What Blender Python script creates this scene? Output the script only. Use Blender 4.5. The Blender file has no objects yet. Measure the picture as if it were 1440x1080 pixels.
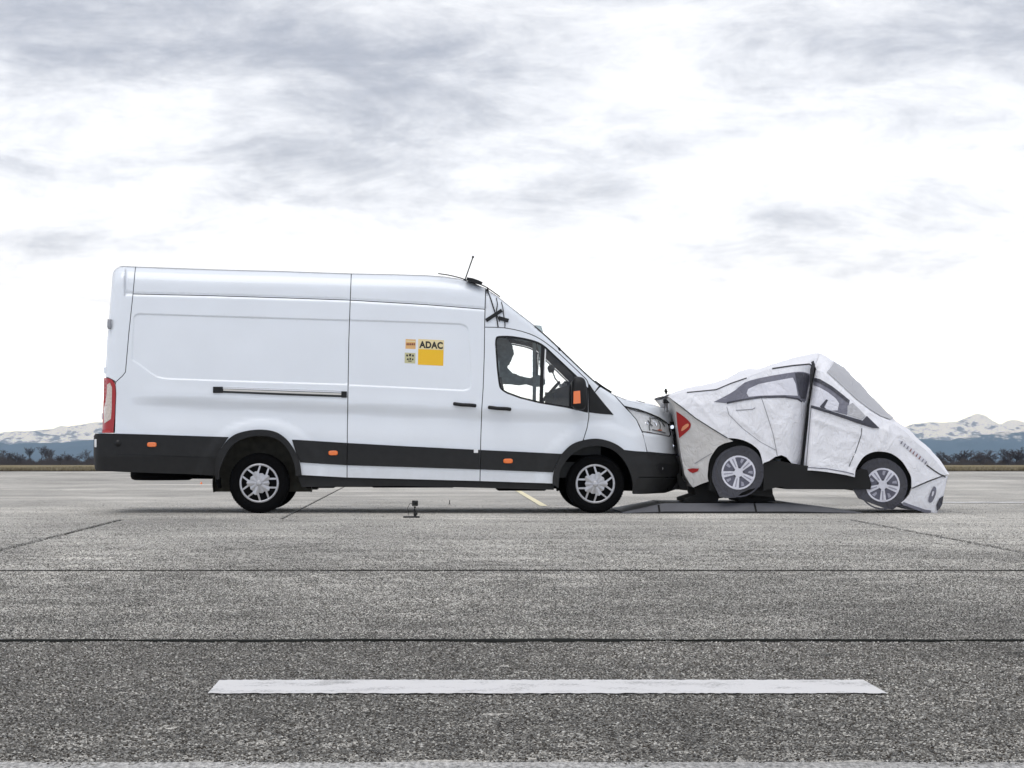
import bpy, bmesh, math, random
import numpy as np
from mathutils import Vector, Matrix
from mathutils.geometry import delaunay_2d_cdt

scene = bpy.context.scene
COL = scene.collection
R = math.radians

# ------------------------------------------------------------------ camera
# metres: X right along the van, Y away from the camera, Z up; the near flank of the van is Y = 0
S = 124.8           # photo pixels per metre at Y = 0
PX0, PYG = 610.0, 722.0
DCAM = 28.0
HCAM = 102.0 / S
FPX = S * DCAM
cam_data = bpy.data.cameras.new('camera')
cam = bpy.data.objects.new('camera', cam_data)
COL.objects.link(cam)
cam.location = (0, -DCAM, HCAM)
cam.rotation_euler = (R(90), 0, 0)
cam_data.sensor_fit = 'HORIZONTAL'
cam_data.sensor_width = 36.0
cam_data.lens = FPX / 1440.0 * 36.0
cam_data.shift_x = (720.0 - PX0) / 1440.0
cam_data.shift_y = (620.0 - 540.0) / 1440.0
cam_data.clip_start = 0.5
cam_data.clip_end = 90000.0
scene.camera = cam

# ------------------------------------------------------------------ sky
CLOUD_OFF = (5.5, 2.2, 0.7)
WHITE_LOW, WHITE_MID, WHITE_HIGH = (0.62, 0.75, 0.98), (0.60, 0.62, 0.66), (0.49, 0.49, 0.485)     # scaled by 2.5 below
GREY = (0.34, 0.36, 0.42, 1)
SUN_EL, SUN_AZ = R(70), R(205)      # soft high light, a little behind the camera
world = bpy.data.worlds.new('World')
scene.world = world
world.use_nodes = True
nt = world.node_tree
nt.nodes.clear()
def wn(t, **kw):
    n = nt.nodes.new(t)
    for k, v in kw.items():
        setattr(n, k, v)
    return n
L = nt.links.new
out = wn('ShaderNodeOutputWorld')
sky = wn('ShaderNodeTexSky', sky_type='NISHITA', sun_disc=False, sun_elevation=SUN_EL, sun_rotation=SUN_AZ)
bg_sky = wn('ShaderNodeBackground'); bg_sky.inputs['Strength'].default_value = 0.12
L(sky.outputs[0], bg_sky.inputs['Color'])
tc = wn('ShaderNodeTexCoord')
def math_n(op, a, b=None, c=None, clamp=False):
    n = wn('ShaderNodeMath', operation=op, use_clamp=clamp)
    for i, v in enumerate((a, b, c)):
        if v is None: continue
        if isinstance(v, (int, float)): n.inputs[i].default_value = v
        else: L(v, n.inputs[i])
    return n.outputs[0]
def sky_noise(scale_vec, offset, scale, detail, rough, dist=0.0):
    mp = wn('ShaderNodeMapping')
    mp.inputs['Scale'].default_value = scale_vec
    mp.inputs['Location'].default_value = offset
    L(tc.outputs['Generated'], mp.inputs['Vector'])
    n = wn('ShaderNodeTexNoise')
    n.inputs['Scale'].default_value = scale
    n.inputs['Detail'].default_value = detail
    n.inputs['Roughness'].default_value = rough
    n.inputs['Distortion'].default_value = dist
    L(mp.outputs[0], n.inputs['Vector'])
    return n.outputs['Fac']
def ramp(fac, stops, interp='LINEAR'):
    n = wn('ShaderNodeValToRGB')
    n.color_ramp.interpolation = interp
    el = n.color_ramp.elements
    while len(el) < len(stops): el.new(0.5)
    for e, (p, c) in zip(el, stops):
        e.position = p
        e.color = c if len(c) == 4 else (*c, 1)
    L(fac, n.inputs[0])
    return n.outputs[0]
sep = wn('ShaderNodeSeparateXYZ'); L(tc.outputs['Generated'], sep.inputs[0])
n_big = sky_noise((1, 1, 3.0), CLOUD_OFF, 6.0, 3.0, 0.5, 0.2)
n_mid = sky_noise((1, 1, 3.2), (5.5, 7.2, 0.3), 14.0, 11.0, 0.68, 0.45)
n_fine = sky_noise((1, 1, 2.4), (7.3, 2.2, 4.3), 55.0, 7.0, 0.65, 0.2)
# the deck thins towards the horizon, as a stratus layer seen edge-on against a bright gap does
elev = math_n('MULTIPLY', math_n('SUBTRACT', sep.outputs[2], 0.03), 8.0, clamp=True)
cov = math_n('ADD', math_n('MULTIPLY', n_big, 0.95), math_n('MULTIPLY', n_mid, 0.80))
cov = math_n('ADD', cov, math_n('MULTIPLY', n_fine, 0.32))
cov = math_n('ADD', cov, math_n('MULTIPLY', math_n('SUBTRACT', elev, 1.0), 0.33))
cov = math_n('SUBTRACT', cov, math_n('MULTIPLY', math_n('SUBTRACT', 1.0, math_n('MULTIPLY', sep.outputs[2], 18.0, clamp=True)), 0.5))
grey = ramp(math_n('SUBTRACT', cov, 0.335), [(0.08, (0, 0, 0)), (0.38, (0.50, 0.50, 0.50)), (0.98, (1, 1, 1))], 'EASE')
white = ramp(math_n('MULTIPLY', sep.outputs[2], 1.0, clamp=True), [(0.0, WHITE_LOW), (0.008, WHITE_LOW), (0.05, WHITE_MID), (0.20, WHITE_HIGH), (1.0, WHITE_HIGH)])
whs = wn('ShaderNodeVectorMath', operation='SCALE'); whs.inputs['Scale'].default_value = 2.5
L(white, whs.inputs[0])
mixc = wn('ShaderNodeMixRGB')
L(whs.outputs[0], mixc.inputs[1])
mixc.inputs[2].default_value = GREY
L(grey, mixc.inputs[0])
bg_cl = wn('ShaderNodeBackground'); L(mixc.outputs[0], bg_cl.inputs['Color'])
mixs = wn('ShaderNodeMixShader'); mixs.inputs[0].default_value = 0.94
L(bg_sky.outputs[0], mixs.inputs[1]); L(bg_cl.outputs[0], mixs.inputs[2])
L(mixs.outputs[0], out.inputs['Surface'])

# ------------------------------------------------------------------ sun behind the cloud, exposure
sd = bpy.data.lights.new('sun', 'SUN')
sd.energy = 0.9
sd.angle = R(45)
sd.color = (1.0, 0.97, 0.93)
sun = bpy.data.objects.new('sun', sd)
COL.objects.link(sun)
dvec = Vector((math.sin(SUN_AZ) * math.cos(SUN_EL), math.cos(SUN_AZ) * math.cos(SUN_EL), math.sin(SUN_EL)))
sun.rotation_euler = dvec.to_track_quat('Z', 'Y').to_euler()
vs = scene.view_settings
vs.view_transform = 'Standard'; vs.look = 'None'; vs.exposure = 0.48; vs.gamma = 1.0
vs.use_curve_mapping = False
scene.cycles.max_bounces = 8
scene.cycles.transparent_max_bounces = 16

# ------------------------------------------------------------------ helpers
def X(px): return (px - PX0) / S
def Z(py): return (PYG - py) / S
def at(px, py, y):
    k = (DCAM + y) / DCAM
    return Vector(((px - PX0) / S * k, y, HCAM + (620.0 - py) / S * k))

def fix(x, y, z):
    """side-view position (as measured at Y = 0) -> place at its own depth y"""
    k = (DCAM + y) / DCAM
    return x * k, y, HCAM + (z - HCAM) * k

def tag(o, label=None, cat=None, group=None, kind=None):
    if label: o['label'] = label
    if cat: o['category'] = cat
    if group: o['group'] = group
    if kind: o['kind'] = kind
    return o
def empty(name, loc=(0, 0, 0)):
    o = bpy.data.objects.new(name, None)
    o.empty_display_size = 0.2
    o.location = loc
    COL.objects.link(o)
    return o
def link(name, me, mat, parent=None):
    o = bpy.data.objects.new(name, me)
    COL.objects.link(o)
    if mat and not me.materials: me.materials.append(mat)
    if parent:
        o.parent = parent
        p, loc = parent, Vector((0, 0, 0))
        while p:
            loc += p.location; p = p.parent
        o.location = -loc          # meshes are written in world metres
    return o
def mesh(name, verts, faces, smooth=False):
    me = bpy.data.meshes.new(name)
    me.from_pydata([tuple(v) for v in verts], [], faces)
    if smooth:
        me.polygons.foreach_set('use_smooth', [True] * len(me.polygons))
    me.update()
    return me

class MB:
    """collects simple solids into one mesh"""
    def __init__(s): s.v = []; s.f = []; s.sm = []
    def add(s, v, f, sm=False):
        b = len(s.v); s.v += [tuple(p) for p in v]; s.f += [tuple(i + b for i in q) for q in f]; s.sm += [sm] * len(f)
    def box(s, x0, x1, y0, y1, z0, z1, bev=0.0):
        if bev <= 0:
            v = [(x, y, z) for z in (z0, z1) for y in (y0, y1) for x in (x0, x1)]
            s.add(v, [(0, 2, 3, 1), (4, 5, 7, 6), (0, 1, 5, 4), (2, 6, 7, 3), (0, 4, 6, 2), (1, 3, 7, 5)])
            return
        bm = bmesh.new()
        bmesh.ops.create_cube(bm, size=1)
        for q in bm.verts:
            q.co = ((x0 + x1) / 2 + q.co.x * (x1 - x0), (y0 + y1) / 2 + q.co.y * (y1 - y0), (z0 + z1) / 2 + q.co.z * (z1 - z0))
        bmesh.ops.bevel(bm, geom=bm.edges[:], offset=bev, segments=2, affect='EDGES', profile=0.5)
        bm.verts.index_update()
        s.add([q.co[:] for q in bm.verts], [[q.index for q in f.verts] for f in bm.faces], False)
        bm.free()
    def prism(s, pts, y0, y1):
        """pts: xz polygon, counter-clockwise seen from -Y"""
        n = len(pts)
        v = [(x, y0, z) for x, z in pts] + [(x, y1, z) for x, z in pts]
        f = [tuple(range(n)), tuple(reversed(range(n, 2 * n)))]
        f += [((i + 1) % n, i, n + i, n + (i + 1) % n) for i in range(n)]
        s.add(v, f)
    def tube(s, pts, r, n=8, r2=None, sm=True):
        pts = [Vector(p) for p in pts]
        rings = []
        m = len(pts)
        for i, p in enumerate(pts):
            t = (pts[min(i + 1, m - 1)] - pts[max(i - 1, 0)]).normalized()
            a = t.cross(Vector((0, 0, 1)))
            if a.length < 1e-3: a = t.cross(Vector((1, 0, 0)))
            a.normalize(); b = t.cross(a)
            rr = r if r2 is None else r + (r2 - r) * i / max(1, m - 1)
            rings.append([p + (a * math.cos(2 * math.pi * k / n) + b * math.sin(2 * math.pi * k / n)) * rr for k in range(n)])
        v = [q for ring in rings for q in ring]
        f = [(i * n + k, i * n + (k + 1) % n, (i + 1) * n + (k + 1) % n, (i + 1) * n + k) for i in range(m - 1) for k in range(n)]
        s.add(v, f, sm)
        s.add(rings[0], [tuple(range(n))]); s.add(rings[-1], [tuple(reversed(range(n)))])
    def lathe_y(s, prof, cx, cy, cz, n=48, sgn=1, sm=True):
        """prof: list of (radius, y) revolved about the Y axis through (cx, cz); sgn flips y"""
        m = len(prof)
        v = [(cx + r * math.cos(2 * math.pi * k / n), cy + sgn * y, cz + r * math.sin(2 * math.pi * k / n)) for r, y in prof for k in range(n)]
        f = []
        for i in range(m - 1):
            for k in range(n):
                q = (i * n + k, i * n + (k + 1) % n, (i + 1) * n + (k + 1) % n, (i + 1) * n + k)
                f.append(q if sgn > 0 else q[::-1])
        s.add(v, f, sm)
    def build(s, name, mat, parent=None):
        me = bpy.data.meshes.new(name)
        me.from_pydata(s.v, [], s.f)
        me.polygons.foreach_set('use_smooth', s.sm)
        me.update()
        return link(name, me, mat, parent)

# ---- materials
def mat_new(name):
    m = bpy.data.materials.new(name); m.use_nodes = True
    return m, m.node_tree, m.node_tree.nodes['Principled BSDF']
def mat(name, col, rough=0.5, metal=0.0, spec=0.5, coat=0.0, noise=0.0, nscale=8.0, bump=0.0, bscale=60.0, emit=None):
    m, t, b = mat_new(name)
    b.inputs['Base Color'].default_value = (*col, 1)
    b.inputs['Roughness'].default_value = rough
    b.inputs['Metallic'].default_value = metal
    b.inputs['Specular IOR Level'].default_value = spec
    b.inputs['Coat Weight'].default_value = coat
    b.inputs['Coat Roughness'].default_value = 0.08
    if noise or bump:
        g = t.nodes.new('ShaderNodeTexCoord')
    if noise:
        n = t.nodes.new('ShaderNodeTexNoise'); n.inputs['Scale'].default_value = nscale; n.inputs['Detail'].default_value = 6
        t.links.new(g.outputs['Object'], n.inputs['Vector'])
        r = t.nodes.new('ShaderNodeMapRange')
        r.inputs['From Min'].default_value = 0.3; r.inputs['From Max'].default_value = 0.7
        r.inputs['To Min'].default_value = 1 - noise; r.inputs['To Max'].default_value = 1 + noise * 0.4
        t.links.new(n.outputs['Fac'], r.inputs['Value'])
        mx = t.nodes.new('ShaderNodeVectorMath'); mx.operation = 'SCALE'
        mx.inputs[0].default_value = col
        t.links.new(r.outputs[0], mx.inputs['Scale'])
        t.links.new(mx.outputs[0], b.inputs['Base Color'])
    if bump:
        n2 = t.nodes.new('ShaderNodeTexNoise'); n2.inputs['Scale'].default_value = bscale; n2.inputs['Detail'].default_value = 4
        t.links.new(g.outputs['Object'], n2.inputs['Vector'])
        bp = t.nodes.new('ShaderNodeBump'); bp.inputs['Strength'].default_value = 1.0; bp.inputs['Distance'].default_value = bump
        t.links.new(n2.outputs['Fac'], bp.inputs['Height']); t.links.new(bp.outputs[0], b.inputs['Normal'])
    return m
def glass_mat(name, tint, refl=1.0):
    m = bpy.data.materials.new(name); m.use_nodes = True
    t = m.node_tree; t.nodes.clear()
    o = t.nodes.new('ShaderNodeOutputMaterial')
    tr = t.nodes.new('ShaderNodeBsdfTransparent'); tr.inputs[0].default_value = (*tint, 1)
    gl = t.nodes.new('ShaderNodeBsdfGlossy'); gl.inputs['Roughness'].default_value = 0.02
    fr = t.nodes.new('ShaderNodeFresnel'); fr.inputs[0].default_value = 1.5
    mx = t.nodes.new('ShaderNodeMixShader')
    mu = t.nodes.new('ShaderNodeMath'); mu.operation = 'MULTIPLY'; mu.inputs[1].default_value = refl
    t.links.new(fr.outputs[0], mu.inputs[0]); t.links.new(mu.outputs[0], mx.inputs[0])
    t.links.new(tr.outputs[0], mx.inputs[1]); t.links.new(gl.outputs[0], mx.inputs[2])
    t.links.new(mx.outputs[0], o.inputs['Surface'])
    return m

M = {}
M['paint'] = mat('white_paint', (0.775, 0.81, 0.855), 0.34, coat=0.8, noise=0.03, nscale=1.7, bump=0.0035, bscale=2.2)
def add_dust_shade(m, z0, z1, amount, col):
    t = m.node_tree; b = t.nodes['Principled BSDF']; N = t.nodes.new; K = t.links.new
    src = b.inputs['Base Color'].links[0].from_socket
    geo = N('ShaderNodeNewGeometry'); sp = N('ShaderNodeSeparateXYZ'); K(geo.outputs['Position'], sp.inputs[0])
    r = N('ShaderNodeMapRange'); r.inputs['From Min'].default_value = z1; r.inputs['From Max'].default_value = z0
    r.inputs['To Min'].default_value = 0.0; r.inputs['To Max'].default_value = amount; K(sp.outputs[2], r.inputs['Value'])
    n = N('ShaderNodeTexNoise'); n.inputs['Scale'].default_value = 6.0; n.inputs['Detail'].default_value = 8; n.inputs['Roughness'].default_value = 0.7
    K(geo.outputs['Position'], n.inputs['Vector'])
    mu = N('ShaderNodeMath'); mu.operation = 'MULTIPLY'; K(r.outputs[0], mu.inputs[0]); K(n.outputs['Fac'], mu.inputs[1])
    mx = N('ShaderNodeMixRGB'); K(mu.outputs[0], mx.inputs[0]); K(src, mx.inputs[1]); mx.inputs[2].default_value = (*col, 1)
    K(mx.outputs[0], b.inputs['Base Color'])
add_dust_shade(M['paint'], 0.30, 1.0, 0.45, (0.30, 0.28, 0.25))  # lower paint darkened: the ground's reflection painted into the colour
M['dark_gap'] = mat('dark_gap', (0.012, 0.012, 0.013), 0.9, spec=0.1)
M['lamp_bowl'] = mat('lamp_bowl', (0.88, 0.88, 0.88), 0.35, metal=0.0, noise=0.12, nscale=30)
M['black_plastic'] = mat('black_plastic', (0.010, 0.0105, 0.0115), 0.55, spec=0.35, noise=0.25, nscale=14, bump=0.0008, bscale=500)
M['black_gloss'] = mat('black_gloss', (0.008, 0.008, 0.009), 0.35, spec=0.3)
add_dust_shade(M['black_plastic'], 0.25, 0.9, 0.3, (0.06, 0.056, 0.05))
M['underbody'] = mat('underbody', (0.007, 0.007, 0.007), 0.95, spec=0.1, noise=0.4, nscale=9)
M['liner'] = mat('wheel_liner', (0.07, 0.068, 0.055), 0.9, noise=0.4, nscale=12)
M['rail'] = mat('rail_alloy', (0.62, 0.60, 0.56), 0.4, metal=0.2)
M['rubber'] = mat('rubber', (0.004, 0.004, 0.0045), 0.9, spec=0.1, noise=0.3, nscale=30)
M['silver'] = mat('silver_trim', (0.50, 0.50, 0.52), 0.35, metal=0.65, noise=0.12, nscale=30)
M['chrome'] = mat('chrome', (0.75, 0.75, 0.76), 0.15, metal=1.0)
M['steel'] = mat('steel', (0.35, 0.35, 0.36), 0.4, metal=0.9, noise=0.3, nscale=25)
M['orange'] = mat('orange_lens', (0.85, 0.17, 0.01), 0.25, coat=0.5)
M['red'] = mat('red_lens', (0.36, 0.006, 0.008), 0.3, coat=0.15)
M['clear_lens'] = mat('clear_lens', (0.62, 0.53, 0.46), 0.2, coat=0.6, noise=0.25, nscale=60)
M['glass'] = glass_mat('glass', (0.93, 0.955, 0.95), 1.9)
M['windscreen_glass'] = glass_mat('windscreen_glass', (0.72, 0.78, 0.77))
M['lens_glass'] = glass_mat('lens_glass', (0.97, 0.975, 0.98), 0.35)
M['interior'] = mat('interior', (0.035, 0.037, 0.038), 0.8, noise=0.3, nscale=10)
M['interior_grey'] = mat('interior_grey', (0.16, 0.17, 0.17), 0.8, noise=0.2, nscale=6)
M['film'] = mat('window_film', (0.58, 0.68, 0.69), 0.6, noise=0.25, nscale=20)
M['yellow'] = mat('yellow_vinyl', (0.86, 0.50, 0.01), 0.4)
M['cream'] = mat('cream_vinyl', (0.78, 0.66, 0.36), 0.4)
M['sticker_white'] = mat('sticker_white', (0.82, 0.80, 0.68), 0.4)
M['sticker_tan'] = mat('sticker_tan', (0.72, 0.42, 0.16), 0.4)
M['sticker_olive'] = mat('sticker_olive', (0.55, 0.52, 0.30), 0.4)
M['ink'] = mat('black_ink', (0.015, 0.012, 0.01), 0.5)
M['ink_brown'] = mat('brown_ink', (0.20, 0.05, 0.03), 0.5)
M['white_plastic'] = mat('white_plastic', (0.78, 0.78, 0.78), 0.4)

# ---- polygon tools (xz plane)
def cr(pts, n=5, closed=False):
    """Catmull-Rom through px points"""
    P = [np.array(p, float) for p in pts]; m = len(P); o = []
    rng = range(m) if closed else range(m - 1)
    for i in rng:
        p0 = P[(i - 1) % m] if closed or i > 0 else 2 * P[0] - P[1]
        p1, p2 = P[i], P[(i + 1) % m]
        p3 = P[(i + 2) % m] if closed or i + 2 < m else 2 * P[-1] - P[-2]
        for k in range(n):
            t = k / n
            o.append(tuple(0.5 * (2 * p1 + (p2 - p0) * t + (2 * p0 - 5 * p1 + 4 * p2 - p3) * t * t + (3 * p1 - p0 - 3 * p2 + p3) * t ** 3)))
    if not closed: o.append(tuple(P[-1]))
    return o
def xz(pxs): return np.array([(X(a), Z(b)) for a, b in pxs])
def densify(P, step):
    o = []
    n = len(P)
    for i in range(n):
        a, b = P[i], P[(i + 1) % n]
        d = float(np.hypot(*(b - a)))
        if d < 1e-6: continue
        k = max(1, int(math.ceil(d / step)))
        for j in range(k): o.append(a + (b - a) * j / k)
    return np.array(o)
def area(P):
    x, z = P[:, 0], P[:, 1]
    return 0.5 * float(np.sum(x * np.roll(z, -1) - np.roll(x, -1) * z))
def shrink(P, d):
    """move every vertex inwards (CCW polygon) by d"""
    if abs(d) < 1e-9: return P
    a = P - np.roll(P, 1, 0); b = np.roll(P, -1, 0) - P
    a /= np.maximum(np.hypot(a[:, 0], a[:, 1]), 1e-9)[:, None]; b /= np.maximum(np.hypot(b[:, 0], b[:, 1]), 1e-9)[:, None]
    na = np.stack([-a[:, 1], a[:, 0]], 1); nb = np.stack([-b[:, 1], b[:, 0]], 1)
    n = na + nb; l = np.maximum(np.hypot(n[:, 0], n[:, 1]), 0.5)
    n = n / l[:, None]
    c = np.clip((n * na).sum(1), 0.45, 1)
    return P + n * (d / c)[:, None]
def inside(P, Q):
    x, z = Q[:, 0][:, None], Q[:, 1][:, None]
    x0, z0 = P[:, 0][None], P[:, 1][None]
    x1, z1 = np.roll(P[:, 0], -1)[None], np.roll(P[:, 1], -1)[None]
    c = ((z0 > z) != (z1 > z)) & (x < (x1 - x0) * (z - z0) / np.where(z1 == z0, 1e-12, z1 - z0) + x0)
    return (c.sum(1) % 2) == 1
def seg_dist(P, Q, closed=True):
    A = P; B = np.roll(P, -1, 0)
    if not closed: A, B = P[:-1], P[1:]
    d = np.full(len(Q), 1e9)
    for a, b in zip(A, B):
        ab = b - a; l2 = max(float(ab @ ab), 1e-12)
        t = np.clip(((Q - a) @ ab) / l2, 0, 1)
        e = Q - (a + t[:, None] * ab)
        d = np.minimum(d, np.hypot(e[:, 0], e[:, 1]))
    return d
def sdf(P, Q):
    d = seg_dist(P, Q)
    return np.where(inside(P, Q), -d, d)
def sstep(a, b, v):
    t = np.clip((v - a) / (b - a), 0, 1)
    return t * t * (3 - 2 * t)

def panel(name, outline, fn, mtl, parent, off=0.0, holes=(), step=0.04, gap=0.0, lip=0.02, feats=None,
          fine=None, mirror=None, bstep=None, flat=False):
    """a sheet that follows y = fn(x, z) + off inside a side-view outline; edges turned in by lip"""
    P = xz(outline)
    if area(P) < 0: P = P[::-1]
    P = shrink(densify(P, bstep or step * 0.7), gap)
    loops = [P]
    for h in holes:
        H = xz(h)
        if area(H) < 0: H = H[::-1]
        loops.append(shrink(densify(H, bstep or step * 0.7), -gap))
    x0, z0 = P.min(0); x1, z1 = P.max(0)
    xs = np.arange(x0 + step * 0.5, x1, step)
    zs = np.arange(z0 + step * 0.5, z1, step)
    if fine:
        xs = np.concatenate([xs[xs < fine[0]], np.arange(max(fine[0], x0), x1, fine[1])])
    pts = []
    if len(xs) and len(zs):
        G = np.stack(np.meshgrid(xs, zs), -1).reshape(-1, 2)
        pts.append(G)
    if feats is not None and len(feats): pts.append(np.asarray(feats))
    if pts:
        G = np.concatenate(pts)
        G = G[inside(P, G)]
        if len(G):
            d = seg_dist(P, G)
            for H in loops[1:]:
                d = np.where(inside(H, G), 0, np.minimum(d, seg_dist(H, G)))
            G = G[d > min(step * 0.3, 0.006)]
    else:
        G = np.zeros((0, 2))
    co, ed = [], []
    for Lp in loops:
        b = len(co); n = len(Lp)
        co += [Vector((float(a), float(c))) for a, c in Lp]
        ed += [(b + i, b + (i + 1) % n) for i in range(n)]
    co += [Vector((float(a), float(c))) for a, c in G]
    r = delaunay_2d_cdt(co, ed, [], 0, 1e-6)
    V = np.array([(v.x, v.y) for v in r[0]]); F = [tuple(f) for f in r[2]]
    C = V[np.array(F)].mean(1)
    ok = inside(P, C)
    for H in loops[1:]: ok &= ~inside(H, C)
    F = [f for f, k in zip(F, ok) if k]
    used = sorted({i for f in F for i in f}); mp = {u: i for i, u in enumerate(used)}
    V = V[used]; F = [tuple(mp[i] for i in f) for f in F]
    F = [f if (V[f[1]][0] - V[f[0]][0]) * (V[f[2]][1] - V[f[0]][1]) - (V[f[2]][0] - V[f[0]][0]) * (V[f[1]][1] - V[f[0]][1]) > 0 else f[::-1] for f in F]
    e = 0.002
    y = fn(V[:, 0], V[:, 1]) + off
    gx = (fn(V[:, 0] + e, V[:, 1]) - fn(V[:, 0] - e, V[:, 1])) / (2 * e)
    gz = (fn(V[:, 0], V[:, 1] + e) - fn(V[:, 0], V[:, 1] - e)) / (2 * e)
    N = np.stack([gx, -np.ones_like(gx), gz], 1); N /= np.linalg.norm(N, axis=1)[:, None]
    W = np.stack(fix(V[:, 0], y, V[:, 1]), 1)
    nb = len(W)
    cnt = {}
    for f in F:
        for i in range(3):
            a, b = f[i], f[(i + 1) % 3]
            k = (min(a, b), max(a, b)); cnt.setdefault(k, []).append((a, b))
    bed = [v[0] for v in cnt.values() if len(v) == 1]
    lv, lf, idx = [], [], {}
    def lipv(i, deep):
        k = (i, deep)
        if k not in idx:
            idx[k] = nb + len(lv); lv.append(W[i] + np.array((0, lip if deep else 0, 0)))
        return idx[k]
    if lip > 0:
        for a, b in bed: lf.append((lipv(b, 0), lipv(a, 0), lipv(a, 1), lipv(b, 1)))
    allv = np.concatenate([W, np.array(lv)]) if lv else W
    obs = []
    for side in ((0, 1) if mirror is not None else (0,)):
        vv = allv.copy(); nn = N.copy(); ff = F + lf
        if side:
            vv[:, 1] = 2 * mirror - vv[:, 1]; nn[:, 1] *= -1; ff = [q[::-1] for q in ff]
        me = bpy.data.meshes.new(name)
        me.from_pydata(vv.tolist(), [], ff)
        me.polygons.foreach_set('use_smooth', [not flat] * len(ff))
        me.update()
        if not flat:
            me.normals_split_custom_set_from_vertices(nn.tolist() + [(0, 0, 0)] * len(lv))
        obs.append(link(name, me, mtl, parent))
    return obs if mirror is not None else obs[0]

def ribbon(name, pts, w, fn, mtl, parent, off=-0.004, mirror=None, thick=0.006):
    """a narrow strip (px polyline, width in m) lying on fn"""
    P = xz(pts)
    q = []
    for a, b in zip(P[:-1], P[1:]):
        k = max(1, int(np.hypot(*(b - a)) / 0.03))
        q += [a + (b - a) * j / k for j in range(k)]
    q.append(P[-1]); q = np.array(q)
    t = np.gradient(q, axis=0); t /= np.hypot(t[:, 0], t[:, 1])[:, None]
    n = np.stack([-t[:, 1], t[:, 0]], 1)
    A, B = q + n * w / 2, q - n * w / 2
    ya = fn(A[:, 0], A[:, 1]) + off; yb = fn(B[:, 0], B[:, 1]) + off
    m = len(q)
    v = [fix(a[0], c, a[1]) for a, c in zip(A, ya)] + [fix(a[0], c, a[1]) for a, c in zip(B, yb)]
    v += [(a[0], a[1] + thick, a[2]) for a in v]
    f = []
    for i in range(m - 1):
        f += [(m + i, m + i + 1, i + 1, i), (2 * m + i, i, i + 1, 2 * m + i + 1)[::-1] if False else (i, i + 1, 2 * m + i + 1, 2 * m + i), (m + i + 1, m + i, 3 * m + i, 3 * m + i + 1)]
    f += [(0, 2 * m, 3 * m, m), (m - 1, 2 * m - 1, 4 * m - 1, 3 * m - 1)]
    res = []
    for side in ((0, 1) if mirror is not None else (0,)):
        vv = [(a, 2 * mirror - b, c) for a, b, c in v] if side else v
        ff = [k[::-1] for k in f] if side else f
        res.append(link(name, mesh(name, vv, ff), mtl, parent))
    return res if mirror is not None else res[0]
# ------------------------------------------------------------------ the apron of concrete slabs
random.seed(7); rng = np.random.default_rng(7)
def gd(d): return d - DCAM          # distance from the camera -> Y

def wear_nodes(t):
    """stains, tyre lanes and paler worn patches, in world metres; returns a factor near 1"""
    N = t.nodes.new; K = t.links.new
    geo = N('ShaderNodeNewGeometry')
    def noise(sv, scale, det, rough, a, b, c, d, dist=0.0):
        mp = N('ShaderNodeMapping'); mp.inputs['Scale'].default_value = sv
        K(geo.outputs['Position'], mp.inputs['Vector'])
        n = N('ShaderNodeTexNoise'); n.inputs['Scale'].default_value = scale; n.inputs['Detail'].default_value = det
        n.inputs['Roughness'].default_value = rough; n.inputs['Distortion'].default_value = dist
        K(mp.outputs[0], n.inputs['Vector'])
        r = N('ShaderNodeMapRange'); r.inputs['From Min'].default_value = a; r.inputs['From Max'].default_value = b
        r.inputs['To Min'].default_value = c; r.inputs['To Max'].default_value = d
        K(n.outputs['Fac'], r.inputs['Value']); return r.outputs[0]
    parts = [noise((0.5, 0.22, 1), 1.0, 5, 0.6, 0.3, 0.7, 0.72, 1.25, 0.4),
             noise((0.35, 1.6, 1), 1.1, 4, 0.6, 0.35, 0.65, 0.88, 1.12),
             noise((1.0, 0.5, 1), 1.7, 3, 0.5, 0.66, 0.74, 1.0, 0.70, 0.6),
             noise((1.0, 0.6, 1), 2.3, 5, 0.7, 0.62, 0.72, 1.0, 1.30, 0.8)]
    v = parts[0]
    for p in parts[1:]:
        m_ = N('ShaderNodeMath'); m_.operation = 'MULTIPLY'; K(v, m_.inputs[0]); K(p, m_.inputs[1]); v = m_.outputs[0]
    return v
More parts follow.
